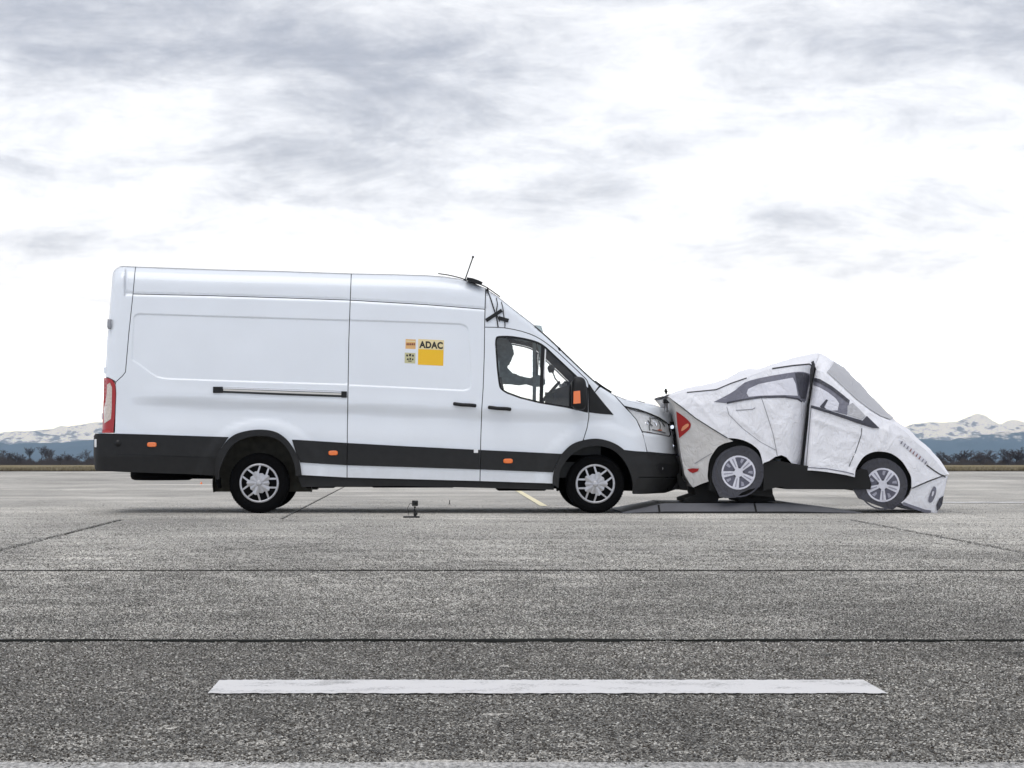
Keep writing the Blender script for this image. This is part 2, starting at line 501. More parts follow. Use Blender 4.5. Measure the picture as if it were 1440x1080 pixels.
def concrete_mat(name, base=(0.40, 0.38, 0.342)):
    m, t, b = mat_new(name)
    N = t.nodes.new; K = t.links.new
    geo = N('ShaderNodeNewGeometry')
    def noise(sv, scale, det, rough=0.55):
        mp = N('ShaderNodeMapping'); mp.inputs['Scale'].default_value = sv
        K(geo.outputs['Position'], mp.inputs['Vector'])
        n = N('ShaderNodeTexNoise'); n.inputs['Scale'].default_value = scale; n.inputs['Detail'].default_value = det
        n.inputs['Roughness'].default_value = rough
        K(mp.outputs[0], n.inputs['Vector'])
        return n.outputs['Fac']
    def mr(v, a, bb, c, d):
        r = N('ShaderNodeMapRange'); r.inputs['From Min'].default_value = a; r.inputs['From Max'].default_value = bb
        r.inputs['To Min'].default_value = c; r.inputs['To Max'].default_value = d
        K(v, r.inputs['Value']); return r.outputs[0]
    def mul(a, c):
        n = N('ShaderNodeMath'); n.operation = 'MULTIPLY'; K(a, n.inputs[0])
        if isinstance(c, float): n.inputs[1].default_value = c
        else: K(c, n.inputs[1])
        return n.outputs[0]
    big = mr(noise((0.12, 0.5, 1), 1.0, 4), 0.3, 0.7, 0.78, 1.2)
    mid = mr(noise((0.5, 1.0, 1), 2.2, 6, 0.65), 0.3, 0.7, 0.85, 1.15)
    grain = mr(noise((1, 0.3, 1), 80.0, 4, 0.8), 0.34, 0.66, 0.25, 1.75)
    streak = mr(noise((0.9, 7.0, 1), 3.0, 5, 0.7), 0.3, 0.7, 0.84, 1.16)
    oi = N('ShaderNodeObjectInfo')
    rnd = mr(oi.outputs['Random'], 0, 1, 0.90, 1.08)
    v = mul(mul(mul(mul(mul(big, mid), grain), streak), rnd), wear_nodes(t))
    sc = N('ShaderNodeVectorMath'); sc.operation = 'SCALE'; sc.inputs[0].default_value = base
    K(v, sc.inputs['Scale']); K(sc.outputs[0], b.inputs['Base Color'])
    b.inputs['Roughness'].default_value = 0.72
    b.inputs['Specular IOR Level'].default_value = 0.5
    bp = N('ShaderNodeBump'); bp.inputs['Distance'].default_value = 0.006; bp.inputs['Strength'].default_value = 0.5
    K(noise((1, 1, 1), 60.0, 3, 0.7), bp.inputs['Height']); K(bp.outputs[0], b.inputs['Normal'])
    return m
M['concrete'] = concrete_mat('concrete')
M['concrete_pale'] = concrete_mat('concrete_pale', (0.36, 0.35, 0.335))
M['joint_dusty'] = mat('dusty_sealant', (0.045, 0.043, 0.04), 0.95, spec=0.1, noise=0.7, nscale=2)
M['joint'] = mat('joint_sealant', (0.009, 0.010, 0.008), 0.95, spec=0.1, noise=0.5, nscale=6)

DEND = 66.5
rows = [10.13, 15.6, 20.75] + [20.75 + 5.25 * k for k in range(1, 9)]
rows = [6.33] + rows + [DEND]
apron = link('apron', mesh('apron', [(-34, gd(4), -0.014), (34.5, gd(4), -0.014), (34.5, gd(DEND), -0.014), (-34, gd(DEND), -0.014)], [(0, 1, 2, 3)]), M['joint'])
tag(apron, 'airfield apron of grey concrete slabs with dark joints', kind='structure')
def slab_mesh(w, d, h=0.012, bev=0.006):
    # top sheet with softened arrises, sides down into the joint
    v = []
    for z, i in ((-h, 0), (-bev, 0), (0, bev)):
        v += [(-w / 2 + i, -d / 2 + i, z), (w / 2 - i, -d / 2 + i, z), (w / 2 - i, d / 2 - i, z), (-w / 2 + i, d / 2 - i, z)]
    f = [(8, 9, 10, 11)]
    for r in (0, 4):
        for k in range(4): f.append((r + k, r + (k + 1) % 4, r + 4 + (k + 1) % 4, r + 4 + k))
    return mesh('concrete_slab', v, f)
slab_cache = {}
PITCH = 7.58
def jw(d): return 0.11 if abs(d - 10.13) < 0.1 else (0.055 if d < 21 else 0.05)
for ri in range(len(rows) - 1):
    d0, d1 = rows[ri], rows[ri + 1]
    x_off = -3.25 if d0 < 25 else -1.6
    g0, g1 = jw(d0) / 2, jw(d1) / 2
    if ri == 0: g0 = 0.004
    for k in range(-3, 4):
        xa, xb = x_off + PITCH * k, x_off + PITCH * (k + 1)
        cw = 0.08 if d0 < 25 else 0.035
        key = (round(d1 - d0 - g0 - g1, 3), cw)
        if key not in slab_cache:
            slab_cache[key] = slab_mesh(PITCH - cw, d1 - d0 - g0 - g1)
            slab_cache[key].materials.append(M['concrete'])
        o = bpy.data.objects.new('concrete_slab', slab_cache[key])
        COL.objects.link(o); o.parent = apron
        o.location = ((xa + xb) / 2, (gd(d0 + g0) + gd(d1 - g1)) / 2, 0.0)
# the paler strip nearest the camera and the apron that goes on to the sides and behind
ps = link('concrete_strip', mesh('concrete_strip', [(-30, gd(4.2), 0.002), (30, gd(4.2), 0.002), (30, gd(6.31), 0.002), (-30, gd(6.31), 0.002)], [(0, 1, 2, 3)]), M['concrete_pale'])
tag(ps, 'pale concrete strip along the near edge of the apron', kind='structure')
oa = MB()
for a, b2, c, d in ((-200, 200, -150, 4.15), (-200, -25.0, 4.15, DEND), (29.0, 200, 4.15, DEND)):
    oa.add([(a, gd(c), -0.004), (b2, gd(c), -0.004), (b2, gd(d), -0.004), (a, gd(d), -0.004)], [(0, 1, 2, 3)])
tag(oa.build('outer_apron', M['concrete']), 'rest of the grey concrete apron around the slabs', kind='structure')

# painted markings
def paint_mat(name, col, wear):
    m, t, b = mat_new(name)
    N = t.nodes.new; K = t.links.new
    geo = N('ShaderNodeNewGeometry')
    n1 = N('ShaderNodeTexNoise'); n1.inputs['Scale'].default_value = 90; n1.inputs['Detail'].default_value = 5; n1.inputs['Roughness'].default_value = 0.7
    n2 = N('ShaderNodeTexNoise'); n2.inputs['Scale'].default_value = 5; n2.inputs['Detail'].default_value = 5
    K(geo.outputs['Position'], n1.inputs['Vector']); K(geo.outputs['Position'], n2.inputs['Vector'])
    ad = N('ShaderNodeMath'); ad.operation = 'ADD'; K(n1.outputs['Fac'], ad.inputs[0]); K(n2.outputs['Fac'], ad.inputs[1])
    r = N('ShaderNodeMapRange'); r.inputs['From Min'].default_value = wear; r.inputs['From Max'].default_value = wear + 0.25
    K(ad.outputs[0], r.inputs['Value'])
    mx = N('ShaderNodeMixRGB'); mx.inputs[1].default_value = (0.24, 0.235, 0.23, 1); mx.inputs[2].default_value = (*col, 1)
    K(r.outputs[0], mx.inputs[0]); K(mx.outputs[0], b.inputs['Base Color'])
    b.inputs['Roughness'].default_value = 0.6
    return m
M['line_white'] = paint_mat('line_white', (0.66, 0.65, 0.645), 0.70)
M['line_yellow'] = paint_mat('line_yellow', (0.80, 0.72, 0.47), 0.70)
M['line_worn'] = paint_mat('line_worn', (0.72, 0.71, 0.69), 0.85)
def marking(name, x0, x1, d0, d1, m, lab, z=0.0065, raggedness=0.004):
    n = 150
    v, f = [], []
    for i in range(n + 1):
        x = x0 + (x1 - x0) * i / n
        v += [(x, gd(d0) + random.uniform(-1, 1) * raggedness, z), (x, gd(d1) + random.uniform(-1, 1) * raggedness, z)]
        if i: f.append((2 * i - 2, 2 * i, 2 * i + 1, 2 * i - 1))
    return tag(link(name, mesh(name, v, f), m), lab, kind='structure')
marking('white_line', -0.727, 1.458, 2855.9 / 357.5, 2855.9 / 338.5, M['line_white'], 'white painted dash on the apron in the foreground', raggedness=0.012)
marking('yellow_line', 1.33, 1.42, 31.0, 58.0, M['line_yellow'], 'yellow painted line running away under the van', raggedness=0.0)
marking('worn_line', 6.5, 24.0, 32.5, 33.1, M['line_worn'], 'worn white painted line beyond the folded car', raggedness=0.03)

# loose surface grit: real stones standing out of the worn concrete near the camera
def grit_patch(size=0.3, n=1150, tone=1.0):
    v, f, c = [], [], []
    for i in range(n):
        x, y = rng.uniform(-size / 2, size / 2, 2)
        r = 0.0017 + 0.0033 * rng.random() ** 2.0
        h = r * rng.uniform(0.5, 1.1)
        a0 = rng.uniform(0, 6.28)
        b = len(v)
        for k in range(5):
            a = a0 + k * 1.2566 + rng.uniform(-.25, .25)
            rr = r * rng.uniform(0.8, 1.25)
            v.append((x + rr * math.cos(a), y + rr * math.sin(a), -0.001))
        for k in range(5):
            q = v[b + k]
            v.append((x + (q[0] - x) * 0.72, y + (q[1] - y) * 0.72, h * rng.uniform(0.6, 0.9)))
        v.append((x, y, h))
        for k in range(5):
            k2 = (k + 1) % 5
            f += [(b + k, b + k2, b + 5 + k2, b + 5 + k), (b + 5 + k, b + 5 + k2, b + 10)]
        g = float(np.clip(tone * rng.gamma(1.3, 0.155), 0.012, 0.78))
        w = rng.uniform(-0.006, 0.03)
        c += [(g * 1.02 + w * .3, g, g * .93 - w * .3, 1)] * 11
    me = mesh('grit_patch', v, f)
    ca = me.color_attributes.new('stone', 'FLOAT_COLOR', 'POINT')
    ca.data.foreach_set('color', np.array(c, dtype=np.float32).ravel())
    return me
m, t, b = mat_new('grit')
at_n = t.nodes.new('ShaderNodeAttribute'); at_n.attribute_name = 'stone'
sc_ = t.nodes.new('ShaderNodeVectorMath'); sc_.operation = 'SCALE'
t.links.new(at_n.outputs['Color'], sc_.inputs[0]); t.links.new(wear_nodes(t), sc_.inputs['Scale'])
t.links.new(sc_.outputs[0], b.inputs['Base Color']); b.inputs['Roughness'].default_value = 0.75
M['grit'] = m
patches = []
for nst, tone in ((1900, 0.78), (1900, 0.92), (1100, 1.05), (560, 1.15), (260, 1.2), (110, 1.3), (42, 1.3), (15, 1.3)):   # stones darken towards the camera: fall-off of light painted into their tone
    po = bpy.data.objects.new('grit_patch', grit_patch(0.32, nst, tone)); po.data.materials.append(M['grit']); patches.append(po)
pts = [[] for _ in range(8)]
d = 6.46
while d < 36.0:
    hw0, hw1 = -0.19 * d - 0.4, 0.25 * d + 0.4
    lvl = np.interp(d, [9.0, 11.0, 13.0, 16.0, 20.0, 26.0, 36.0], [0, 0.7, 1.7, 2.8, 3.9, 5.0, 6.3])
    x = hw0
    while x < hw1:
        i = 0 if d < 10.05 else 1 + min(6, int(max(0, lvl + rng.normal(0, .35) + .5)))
        if d < 28 or rng.random() > (d - 28) / 8: pts[i].append((x + rng.uniform(-.06, .06), gd(d) + rng.uniform(-.05, .05), 0.0))
        x += 0.23
    d += 0.22
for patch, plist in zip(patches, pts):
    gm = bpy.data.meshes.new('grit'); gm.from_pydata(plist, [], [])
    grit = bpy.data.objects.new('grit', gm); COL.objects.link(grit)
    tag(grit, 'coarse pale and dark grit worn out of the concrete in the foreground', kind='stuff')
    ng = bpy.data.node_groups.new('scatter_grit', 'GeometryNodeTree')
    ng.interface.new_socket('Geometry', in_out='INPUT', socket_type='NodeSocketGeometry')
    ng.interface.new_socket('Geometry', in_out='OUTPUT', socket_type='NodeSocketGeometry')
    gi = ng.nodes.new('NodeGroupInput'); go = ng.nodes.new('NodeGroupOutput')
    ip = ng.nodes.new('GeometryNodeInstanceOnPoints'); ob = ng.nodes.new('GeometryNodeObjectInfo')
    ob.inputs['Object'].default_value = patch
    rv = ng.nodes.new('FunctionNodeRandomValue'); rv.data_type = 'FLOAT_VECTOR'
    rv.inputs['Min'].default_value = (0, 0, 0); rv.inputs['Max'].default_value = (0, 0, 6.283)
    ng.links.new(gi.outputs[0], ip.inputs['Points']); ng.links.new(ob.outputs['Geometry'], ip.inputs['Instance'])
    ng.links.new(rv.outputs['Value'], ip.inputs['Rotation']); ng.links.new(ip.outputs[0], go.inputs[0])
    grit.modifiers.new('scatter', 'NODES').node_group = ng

# tar bands poured over the nearest joints
def tar_band(d, w, x0, x1, seed, m_=None):
    r = random.Random(seed); n = int((x1 - x0) / 0.04); v, f = [], []
    ph = r.uniform(0, 6)
    for i in range(n + 1):
        x = x0 + (x1 - x0) * i / n
        taper = min(1, i / 6, (n - i) / 6) ** .5
        e0, e1 = (w / 2 * taper * (1 + 0.35 * math.sin(x * 2.3 + k + ph) + 0.25 * math.sin(x * 7.1 + 2 * k) + r.uniform(-.3, .3)) + .002 for k in (0, 2))
        yo = gd(d) + 0.012 * math.sin(x * 1.3 + ph)
        v += [(x, yo - e0, 0.001), (x, yo - e0 * .6, 0.0075), (x, yo + e1 * .6, 0.0075), (x, yo + e1, 0.001)]
        if i:
            q = 4 * i
            f += [(q - 4 + k, q + k, q + k + 1, q - 3 + k) for k in range(3)]
    link('tar_band', mesh('tar_band', v, f, True), m_ or M['joint'], apron)
x = -12.0; k = 0
while x < 14:
    ln = 0.9 + 2.2 * random.random()
    tar_band(10.13, 0.085 + 0.05 * random.random(), x, x + ln, 40 + k); x += ln + random.choice((0.0, 0.0, 0.03, 0.10)); k += 1
tar_band(15.6, 0.04, -12.0, 14.0, 90, M['joint_dusty'])

# ------------------------------------------------------------------ grass field beyond the apron, to the horizon
HF = 0.19
TILT = 33.5 / FPX
def field_z(d): return HCAM - TILT * d - HF
m, t, b = mat_new('dry_grass_field')
geo = t.nodes.new('ShaderNodeNewGeometry')
n1 = t.nodes.new('ShaderNodeTexNoise'); n1.inputs['Scale'].default_value = 0.35; n1.inputs['Detail'].default_value = 8; n1.inputs['Roughness'].default_value = 0.7
t.links.new(geo.outputs['Position'], n1.inputs['Vector'])
rp = t.nodes.new('ShaderNodeValToRGB')
rp.color_ramp.elements[0].position = 0.3; rp.color_ramp.elements[0].color = (0.10, 0.085, 0.04, 1)
rp.color_ramp.elements[1].position = 0.7; rp.color_ramp.elements[1].color = (0.30, 0.25, 0.15, 1)
t.links.new(n1.outputs['Fac'], rp.inputs[0]); t.links.new(rp.outputs[0], b.inputs['Base Color'])
b.inputs['Roughness'].default_value = 0.95; b.inputs['Specular IOR Level'].default_value = 0.1
M['field'] = m
fv, ff = [], []
ds = [DEND - 0.2, 90, 200, 600, 1500, 5000, 15000, 44000]
for d in ds:
    w = 300 + d * 0.75
    fv += [(-w, gd(d), field_z(d)), (w, gd(d), field_z(d))]
for i in range(len(ds) - 1): ff.append((2 * i, 2 * i + 1, 2 * i + 3, 2 * i + 2))
tag(link('grass_field', mesh('grass_field', fv, ff), M['field']), 'flat dry grass field reaching to the horizon', kind='structure')

m, t, b = mat_new('dry_grass')
at_n = t.nodes.new('ShaderNodeAttribute'); at_n.attribute_name = 'blade'
t.links.new(at_n.outputs['Color'], b.inputs['Base Color']); b.inputs['Roughness'].default_value = 0.9; b.inputs['Specular IOR Level'].default_value = 0.15
M['grass'] = m
v, f, c = [], [], []
nb = 70000
dd = DEND + 0.05 + 42 * rng.random(nb) ** 1.7
for d in dd:
    x = rng.uniform(-0.19, 0.255) * d
    patchy = 0.5 + 0.5 * math.sin(x * 0.9 + 2.1 * math.sin(d * 0.35)) * math.cos(x * 0.37 + d * 0.2)
    h = (0.05 + 0.09 * rng.random()) * (0.6 + 0.7 * patchy)
    w = 0.008 + d * 0.00012
    lx, ly = rng.normal(0, 0.35, 2) * h
    a = rng.uniform(-0.8, 0.8)
    z0 = field_z(d) - 0.01
    bI = len(v)
    v += [(x - w * math.cos(a), gd(d) - w * math.sin(a), z0), (x + w * math.cos(a), gd(d) + w * math.sin(a), z0), (x + lx, gd(d) + ly, z0 + h)]
    f.append((bI, bI + 1, bI + 2))
    s = rng.uniform(0.6, 1.25)
    g = 0.35 * (1 - patchy) + rng.uniform(0, 0.25)
    base = np.array((0.31, 0.27, 0.19)) * (1 - g) + np.array((0.115, 0.095, 0.05)) * g
    if d < DEND + 0.5: base = base * 0.45  # blades darkened along the edge: the shadow line painted into them
    c += [(*(base * s), 1)] * 3
me = mesh('dry_grass', v, f)
ca = me.color_attributes.new('blade', 'FLOAT_COLOR', 'POINT'); ca.data.foreach_set('color', np.array(c, dtype=np.float32).ravel())
tag(link('dry_grass', me, M['grass']), 'strip of dry straw coloured grass along the far edge of the apron', kind='stuff')
# low lip at the turf edge, coloured dark for the shadow line there
v, f = [], []
nn = 400
for i in range(nn + 1):
    x = -40 + 80 * i / nn
    h = 0.035 + 0.02 * random.random()
    v += [(x, gd(DEND) + 0.0, -0.02), (x, gd(DEND) + 0.06 + 0.04 * random.random(), h - 0.02), (x, gd(DEND) + 0.5, field_z(DEND + .5) + 0.002)]
    if i:
        q = 3 * i
        f += [(q - 3, q, q + 1, q - 2), (q - 2, q + 1, q + 2, q - 1)]
M['edge_shade'] = mat('edge_shade', (0.05, 0.042, 0.03), 0.95, noise=0.4, nscale=5)
tag(link('turf_edge', mesh('turf_edge', v, f), M['edge_shade']), 'low turf edge along the concrete, darkened for its shadow line', kind='structure')

# ------------------------------------------------------------------ mountains
def fract(x, seed, octs=6, f0=1.0, gain=0.5):
    r = np.random.default_rng(seed); o = np.zeros_like(x); a = 1.0; f = f0
    for _ in range(octs):
        T = r.uniform(-1, 1, 4096)
        q = x * f + 500; i = np.floor(q).astype(int); u = q - i; u = u * u * (3 - 2 * u)
        o += a * (T[i % 4096] * (1 - u) + T[(i + 1) % 4096] * u); a *= gain; f *= 2.03
    return o
def vnoise2(x, y, seed, octs=5, f0=1.0, gain=0.5, ridged=False):
    r = np.random.default_rng(seed); o = np.zeros_like(x); a = 1.0; f = f0
    for _ in range(octs):
        T = r.uniform(-1, 1, (256, 256))
        qx, qy = x * f + 900.3, y * f + 700.7
        i, j = np.floor(qx).astype(int), np.floor(qy).astype(int)
        u, w = qx - i, qy - j; u = u * u * (3 - 2 * u); w = w * w * (3 - 2 * w)
        n = (T[i % 256, j % 256] * (1 - u) + T[(i + 1) % 256, j % 256] * u) * (1 - w) + (T[i % 256, (j + 1) % 256] * (1 - u) + T[(i + 1) % 256, (j + 1) % 256] * u) * w
        o += a * ((1 - 2 * np.abs(n)) if ridged else n); a *= gain; f *= 2.07
    return o
def range_mesh(name, dist, depth, crest_px, seed, rough, mtl, lab, nx=900, ny=46, base_py=655.0, x0=-700, x1=2300, small=1.0):
    """crest_px: (px, py) of the skyline; the range is a real massif dist..dist+depth metres away"""
    px = np.linspace(x0, x1, nx)
    cp = np.array(crest_px, float)
    py = np.interp(px, cp[:, 0], cp[:, 1]) - fract(px / 60.0, seed, 6, 1.0, 0.55) * small
    dc = dist + depth * 0.5
    Xc = (px - PX0) / FPX * dc
    Hc = (base_py - py) / FPX * dc
    T = np.linspace(0, 1, ny)
    XX = np.repeat(Xc[None], ny, 0); TT = np.repeat(T[:, None], nx, 1)
    shape = np.where(TT < 0.5, (TT / 0.5) ** 1.15, ((1 - TT) / 0.5) ** 1.0)
    D = dist + depth * TT
    n = vnoise2(XX / rough, D / rough * 1.3, seed + 3, 6, 1.0, 0.55, True)
    env = np.sin(np.pi * np.clip(TT, 0, 1)) * (1 - np.exp(-((TT - 0.5) / 0.10) ** 2))
    H = Hc[None] * shape + n * Hc.mean() * 0.16 * env
    zb = HCAM - (base_py - 620) / FPX * D
    V = np.stack([XX, gd(D), zb + H], -1).reshape(-1, 3)
    idx = np.arange(nx * ny).reshape(ny, nx)
    F = np.stack([idx[:-1, :-1], idx[:-1, 1:], idx[1:, 1:], idx[1:, :-1]], -1).reshape(-1, 4)
    return tag(link(name, mesh(name, V, F.tolist(), True), mtl), lab, kind='structure')
def mountain_mat(name, dark, snow, lo, hi, scale, slope=0.5):
    m, t, b = mat_new(name)
    N = t.nodes.new; K = t.links.new
    geo = N('ShaderNodeNewGeometry'); sp = N('ShaderNodeSeparateXYZ'); K(geo.outputs['Position'], sp.inputs[0])
    n = N('ShaderNodeTexNoise'); n.inputs['Scale'].default_value = scale; n.inputs['Detail'].default_value = 9; n.inputs['Roughness'].default_value = 0.68
    mp = N('ShaderNodeMapping'); mp.inputs['Scale'].default_value = (1, 0.4, 1.6); K(geo.outputs['Position'], mp.inputs[0]); K(mp.outputs[0], n.inputs['Vector'])
    h = N('ShaderNodeMapRange'); h.inputs['From Min'].default_value = lo; h.inputs['From Max'].default_value = hi; h.clamp = False
    K(sp.outputs[2], h.inputs['Value'])
    nr = N('ShaderNodeMapRange'); nr.inputs['From Min'].default_value = 0.3; nr.inputs['From Max'].default_value = 0.7
    nr.inputs['To Min'].default_value = -1; nr.inputs['To Max'].default_value = 1; nr.clamp = False
    K(n.outputs['Fac'], nr.inputs['Value'])
    ad = N('ShaderNodeMath'); ad.operation = 'MULTIPLY_ADD'; ad.inputs[1].default_value = slope; K(nr.outputs[0], ad.inputs[0]); K(h.outputs[0], ad.inputs[2])
    rp = N('ShaderNodeValToRGB')
    rp.color_ramp.elements[0].position = 0.42; rp.color_ramp.elements[0].color = (*dark, 1)
    rp.color_ramp.elements[1].position = 0.62; rp.color_ramp.elements[1].color = (*snow, 1)
    K(ad.outputs[0], rp.inputs[0]); K(rp.outputs[0], b.inputs['Base Color'])
    b.inputs['Roughness'].default_value = 0.9; b.inputs['Specular IOR Level'].default_value = 0.1
    return m
D1, D2 = 30000.0, 24000.0
def pz(py, d): return HCAM + (620 - py) / FPX * d
M['snow_range'] = mountain_mat('snow_range', (0.13, 0.15, 0.19), (0.74, 0.81, 0.91), pz(684, D1 + 3000), pz(560, D1 + 3000), 0.0065, 0.55)  # snow and rock tinted slightly blue: some haze painted into their colour
M['foothill'] = mountain_mat('foothill', (0.022, 0.032, 0.030), (0.75, 0.77, 0.80), pz(628, D2 + 1500), pz(590, D2 + 1500), 0.0016, 0.55)
range_mesh('snowy_mountains', D1, 6000, [(-700, 596), (-300, 604), (-80, 612), (0, 608), (5, 606), (22, 605), (42, 606), (60, 604), (76, 602), (85, 598), (97, 599), (105, 597), (120, 595), (135, 593), (300, 588), (520, 596), (760, 585), (1000, 594), (1150, 600), (1230, 596), (1262, 596), (1274, 599), (1284, 595), (1310, 592), (1335, 592), (1349, 592), (1362, 586), (1374, 581), (1384, 584), (1395, 592), (1408, 597), (1418, 590), (1427, 588), (1440, 592), (1520, 585), (1700, 596), (2300, 600)], 5, 900.0, M['snow_range'], 'snow covered mountain range on the horizon', small=1.4)
range_mesh('wooded_foothills', D2, 4000, [(-700, 612), (-200, 620), (0, 621), (18, 626), (35, 622), (60, 622.5), (90, 621), (118, 618), (140, 616), (400, 620), (800, 614), (1150, 621), (1260, 617), (1285, 616.5), (1310, 617), (1335, 619), (1350, 617), (1375, 611), (1410, 606), (1425, 604), (1440, 601), (1520, 596), (1800, 612), (2300, 618)], 11, 700.0, M['foothill'], 'dark wooded foothills with snow patches below the mountains', small=0.9)

# ------------------------------------------------------------------ bare winter trees in front of the mountains
m, t, b = mat_new('bark')
b.inputs['Base Color'].default_value = (0.062, 0.052, 0.045, 1); b.inputs['Roughness'].default_value = 0.95
M['bark'] = m
m, t, b = mat_new('twigs')
oi = t.nodes.new('ShaderNodeObjectInfo'); rp = t.nodes.new('ShaderNodeValToRGB')
rp.color_ramp.elements[0].color = (0.045, 0.036, 0.034, 1); rp.color_ramp.elements[1].color = (0.075, 0.062, 0.055, 1)
t.links.new(oi.outputs['Random'], rp.inputs[0]); t.links.new(rp.outputs[0], b.inputs['Base Color']); b.inputs['Roughness'].default_value = 0.95
M['twigs'] = m
def limb(v, f, p, q, r0, r1):
    a = (q - p).normalized(); s = a.cross(Vector((0.3, 1, 0.2))).normalized(); u = a.cross(s)
    b = len(v)
    for c, r in ((p, r0), (q, r1)):
        for k in range(3):
            an = 2.094 * k
            v.append(c + s * math.cos(an) * r + u * math.sin(an) * r)
    for k in range(3): f.append((b + k, b + (k + 1) % 3, b + 3 + (k + 1) % 3, b + 3 + k))
def bare_tree(seed, H, spread, form):
    r = random.Random(seed)
    tv, tf, cv, cf = [], [], [], []
    def grow(p, dr, ln, rad, lev):
        n = 3 if lev < 2 else 2
        for s in range(n):
            q = p + dr * (ln / n)
            limb(tv if lev < 1 else cv, tf if lev < 1 else cf, p, q, rad, rad * 0.8)
            rad *= 0.8; p = q
            dr = (dr + Vector((r.uniform(-1, 1), r.uniform(-1, 1), r.uniform(-.3, .6))) * 0.18).normalized()
            if lev < 5:
                kids = (2 if lev == 0 else r.choice((1, 2))) if s > 0 or lev > 0 else (1 if form == 'bush' else 0)
                for _ in range(kids):
                    a = r.uniform(0, 6.28); tilt = spread * r.uniform(0.6, 1.2)
                    side = Vector((math.cos(a), math.sin(a), 0))
                    nd = (dr * math.cos(tilt) + side * math.sin(tilt) + Vector((0, 0, 0.12))).normalized()
                    grow(p.copy(), nd, ln * r.uniform(0.55, 0.8), max(rad * 0.62, 0.045), lev + 1)
    grow(Vector((0, 0, -0.3)), Vector((0, 0, 1)), H * (0.42 if form == 'tree' else 0.25), H * 0.022, 0)
    top = max(p.z for p in cv)
    s = H / top
    return [[tuple(p * s) for p in tv], tf, [tuple(p * s) for p in cv], cf]
tree_kinds = []
for i, (H, sp, fm) in enumerate([(10, 0.62, 'tree'), (10, 0.8, 'bush'), (10, 0.5, 'tree'), (10, 0.95, 'bush'), (10, 0.7, 'tree')]):
    a, bf, c2, cf = bare_tree(20 + i, H, sp, fm)
    tm = mesh('trunk', a, bf); tm.materials.append(M['bark'])
    cm = mesh('crown', c2, cf); cm.materials.append(M['twigs'])
    tree_kinds.append((tm, cm))
ORD = ['first', 'second', 'third', 'fourth', 'fifth', 'sixth', 'seventh', 'eighth', 'ninth', 'tenth', 'eleventh', 'twelfth', 'thirteenth', 'fourteenth', 'fifteenth', 'sixteenth', 'seventeenth', 'eighteenth', 'nineteenth', 'twentieth']
def place_tree(px, top, base, kind, label, group, wide=1.0, dt=0.0):
    d = 1300.0 + dt
    k = (base - top) / FPX * d / 10.0
    root = empty('bare_tree', ((px - PX0) / FPX * d, gd(d), HCAM + (620 - base) / FPX * d))
    wide *= 1.45
    root.scale = (k * wide, k * wide, k); root.rotation_euler = (0, 0, random.uniform(0, 6.28))
    for nm, me in zip(('trunk', 'crown'), tree_kinds[kind]):
        o = bpy.data.objects.new(nm, me); COL.objects.link(o); o.parent = root
    tag(root, label, 'tree', group)
left = [(2, 632, 1, 1.0), (10, 635, 2, .8), (22, 636, 3, 1.1), (29, 638, 1, 1.0), (43, 628, 2, .7), (57, 626, 0, .8), (66, 629, 4, .8), (74, 631, 0, .8), (86, 638, 1, .9), (96, 634, 3, .7), (107, 641, 1, 1.0), (121, 631, 4, .9), (128, 640, 1, .9)]
for i, (px, top, k, w) in enumerate(left):
    place_tree(px, top, 653.6, k, f'bare winter tree {ORD[i]} from the left edge in the row behind the van', 'bare trees left of the van', w, random.uniform(-40, 60))
right = [(1312, 634, 3, 1.2), (1322, 635, 1, 1.1), (1333, 639, 2, .7), (1341, 640, 1, 1.0), (1350, 633, 3, 1.0), (1360, 632, 1, 1.1), (1368, 636, 0, .9), (1380, 637, 3, 1.0), (1388, 632, 1, 1.2), (1399, 635, 3, 1.1), (1412, 630, 0, 1.0), (1419, 636, 3, 1.0), (1430, 631, 1, 1.1), (1438, 628, 3, 1.2), (1449, 631, 1, 1.1), (1461, 629, 0, 1.0)]
for i, (px, top, k, w) in enumerate(right):
    if px > 1441: continue
    place_tree(px, top, 655.2, k, f'bare winter tree {ORD[i]} from the folded car in the row right of it', 'bare trees right of the folded car', w, random.uniform(-40, 60))
# tangled low scrub between the trunks
v, f = [], []
for _ in range(60000):
    px = rng.uniform(-160, 1600); d = 1300 + rng.uniform(-30, 90)
    base = 653.8 if px < 650 else 655.2
    hh = (4.6 + 0.9 * math.sin(px * 0.21) + 0.8 * math.sin(px * 0.083 + 1) + .7 * math.sin(px * .47))
    p = Vector(((px - PX0) / FPX * d, gd(d), HCAM + (620 - base) / FPX * d - 0.2))
    q = p + Vector((rng.normal(0, .5), rng.normal(0, .5), max(0.8, hh * rng.uniform(0.35, 1.0))))
    bI = len(v)
    v += [p + Vector((-0.10, 0, 0)), p + Vector((0.10, 0, 0)), q]; f.append((bI, bI + 1, bI + 2))
tag(link('scrub', mesh('scrub', v, f), M['twigs']), 'low tangled bare scrub at the foot of the distant trees', kind='stuff')

# ------------------------------------------------------------------ the air between here and the mountains
hz = MB()
hz.box(-32000, 32000, gd(-600), gd(45500), -480, 520)
m = bpy.data.materials.new('haze'); m.use_nodes = True
t = m.node_tree; t.nodes.clear()
o = t.nodes.new('ShaderNodeOutputMaterial'); pv = t.nodes.new('ShaderNodeVolumePrincipled')
pv.inputs['Color'].default_value = (0.40, 0.635, 1.0, 1)
pv.inputs['Absorption Color'].default_value = (1, 1, 1, 1)
pv.inputs['Density'].default_value = 0.000034
pv.inputs['Anisotropy'].default_value = 0.25
t.links.new(pv.outputs[0], o.inputs['Volume'])
M['haze'] = m
hazeo = tag(hz.build('haze', m), 'pale blue haze over the plain', kind='stuff')
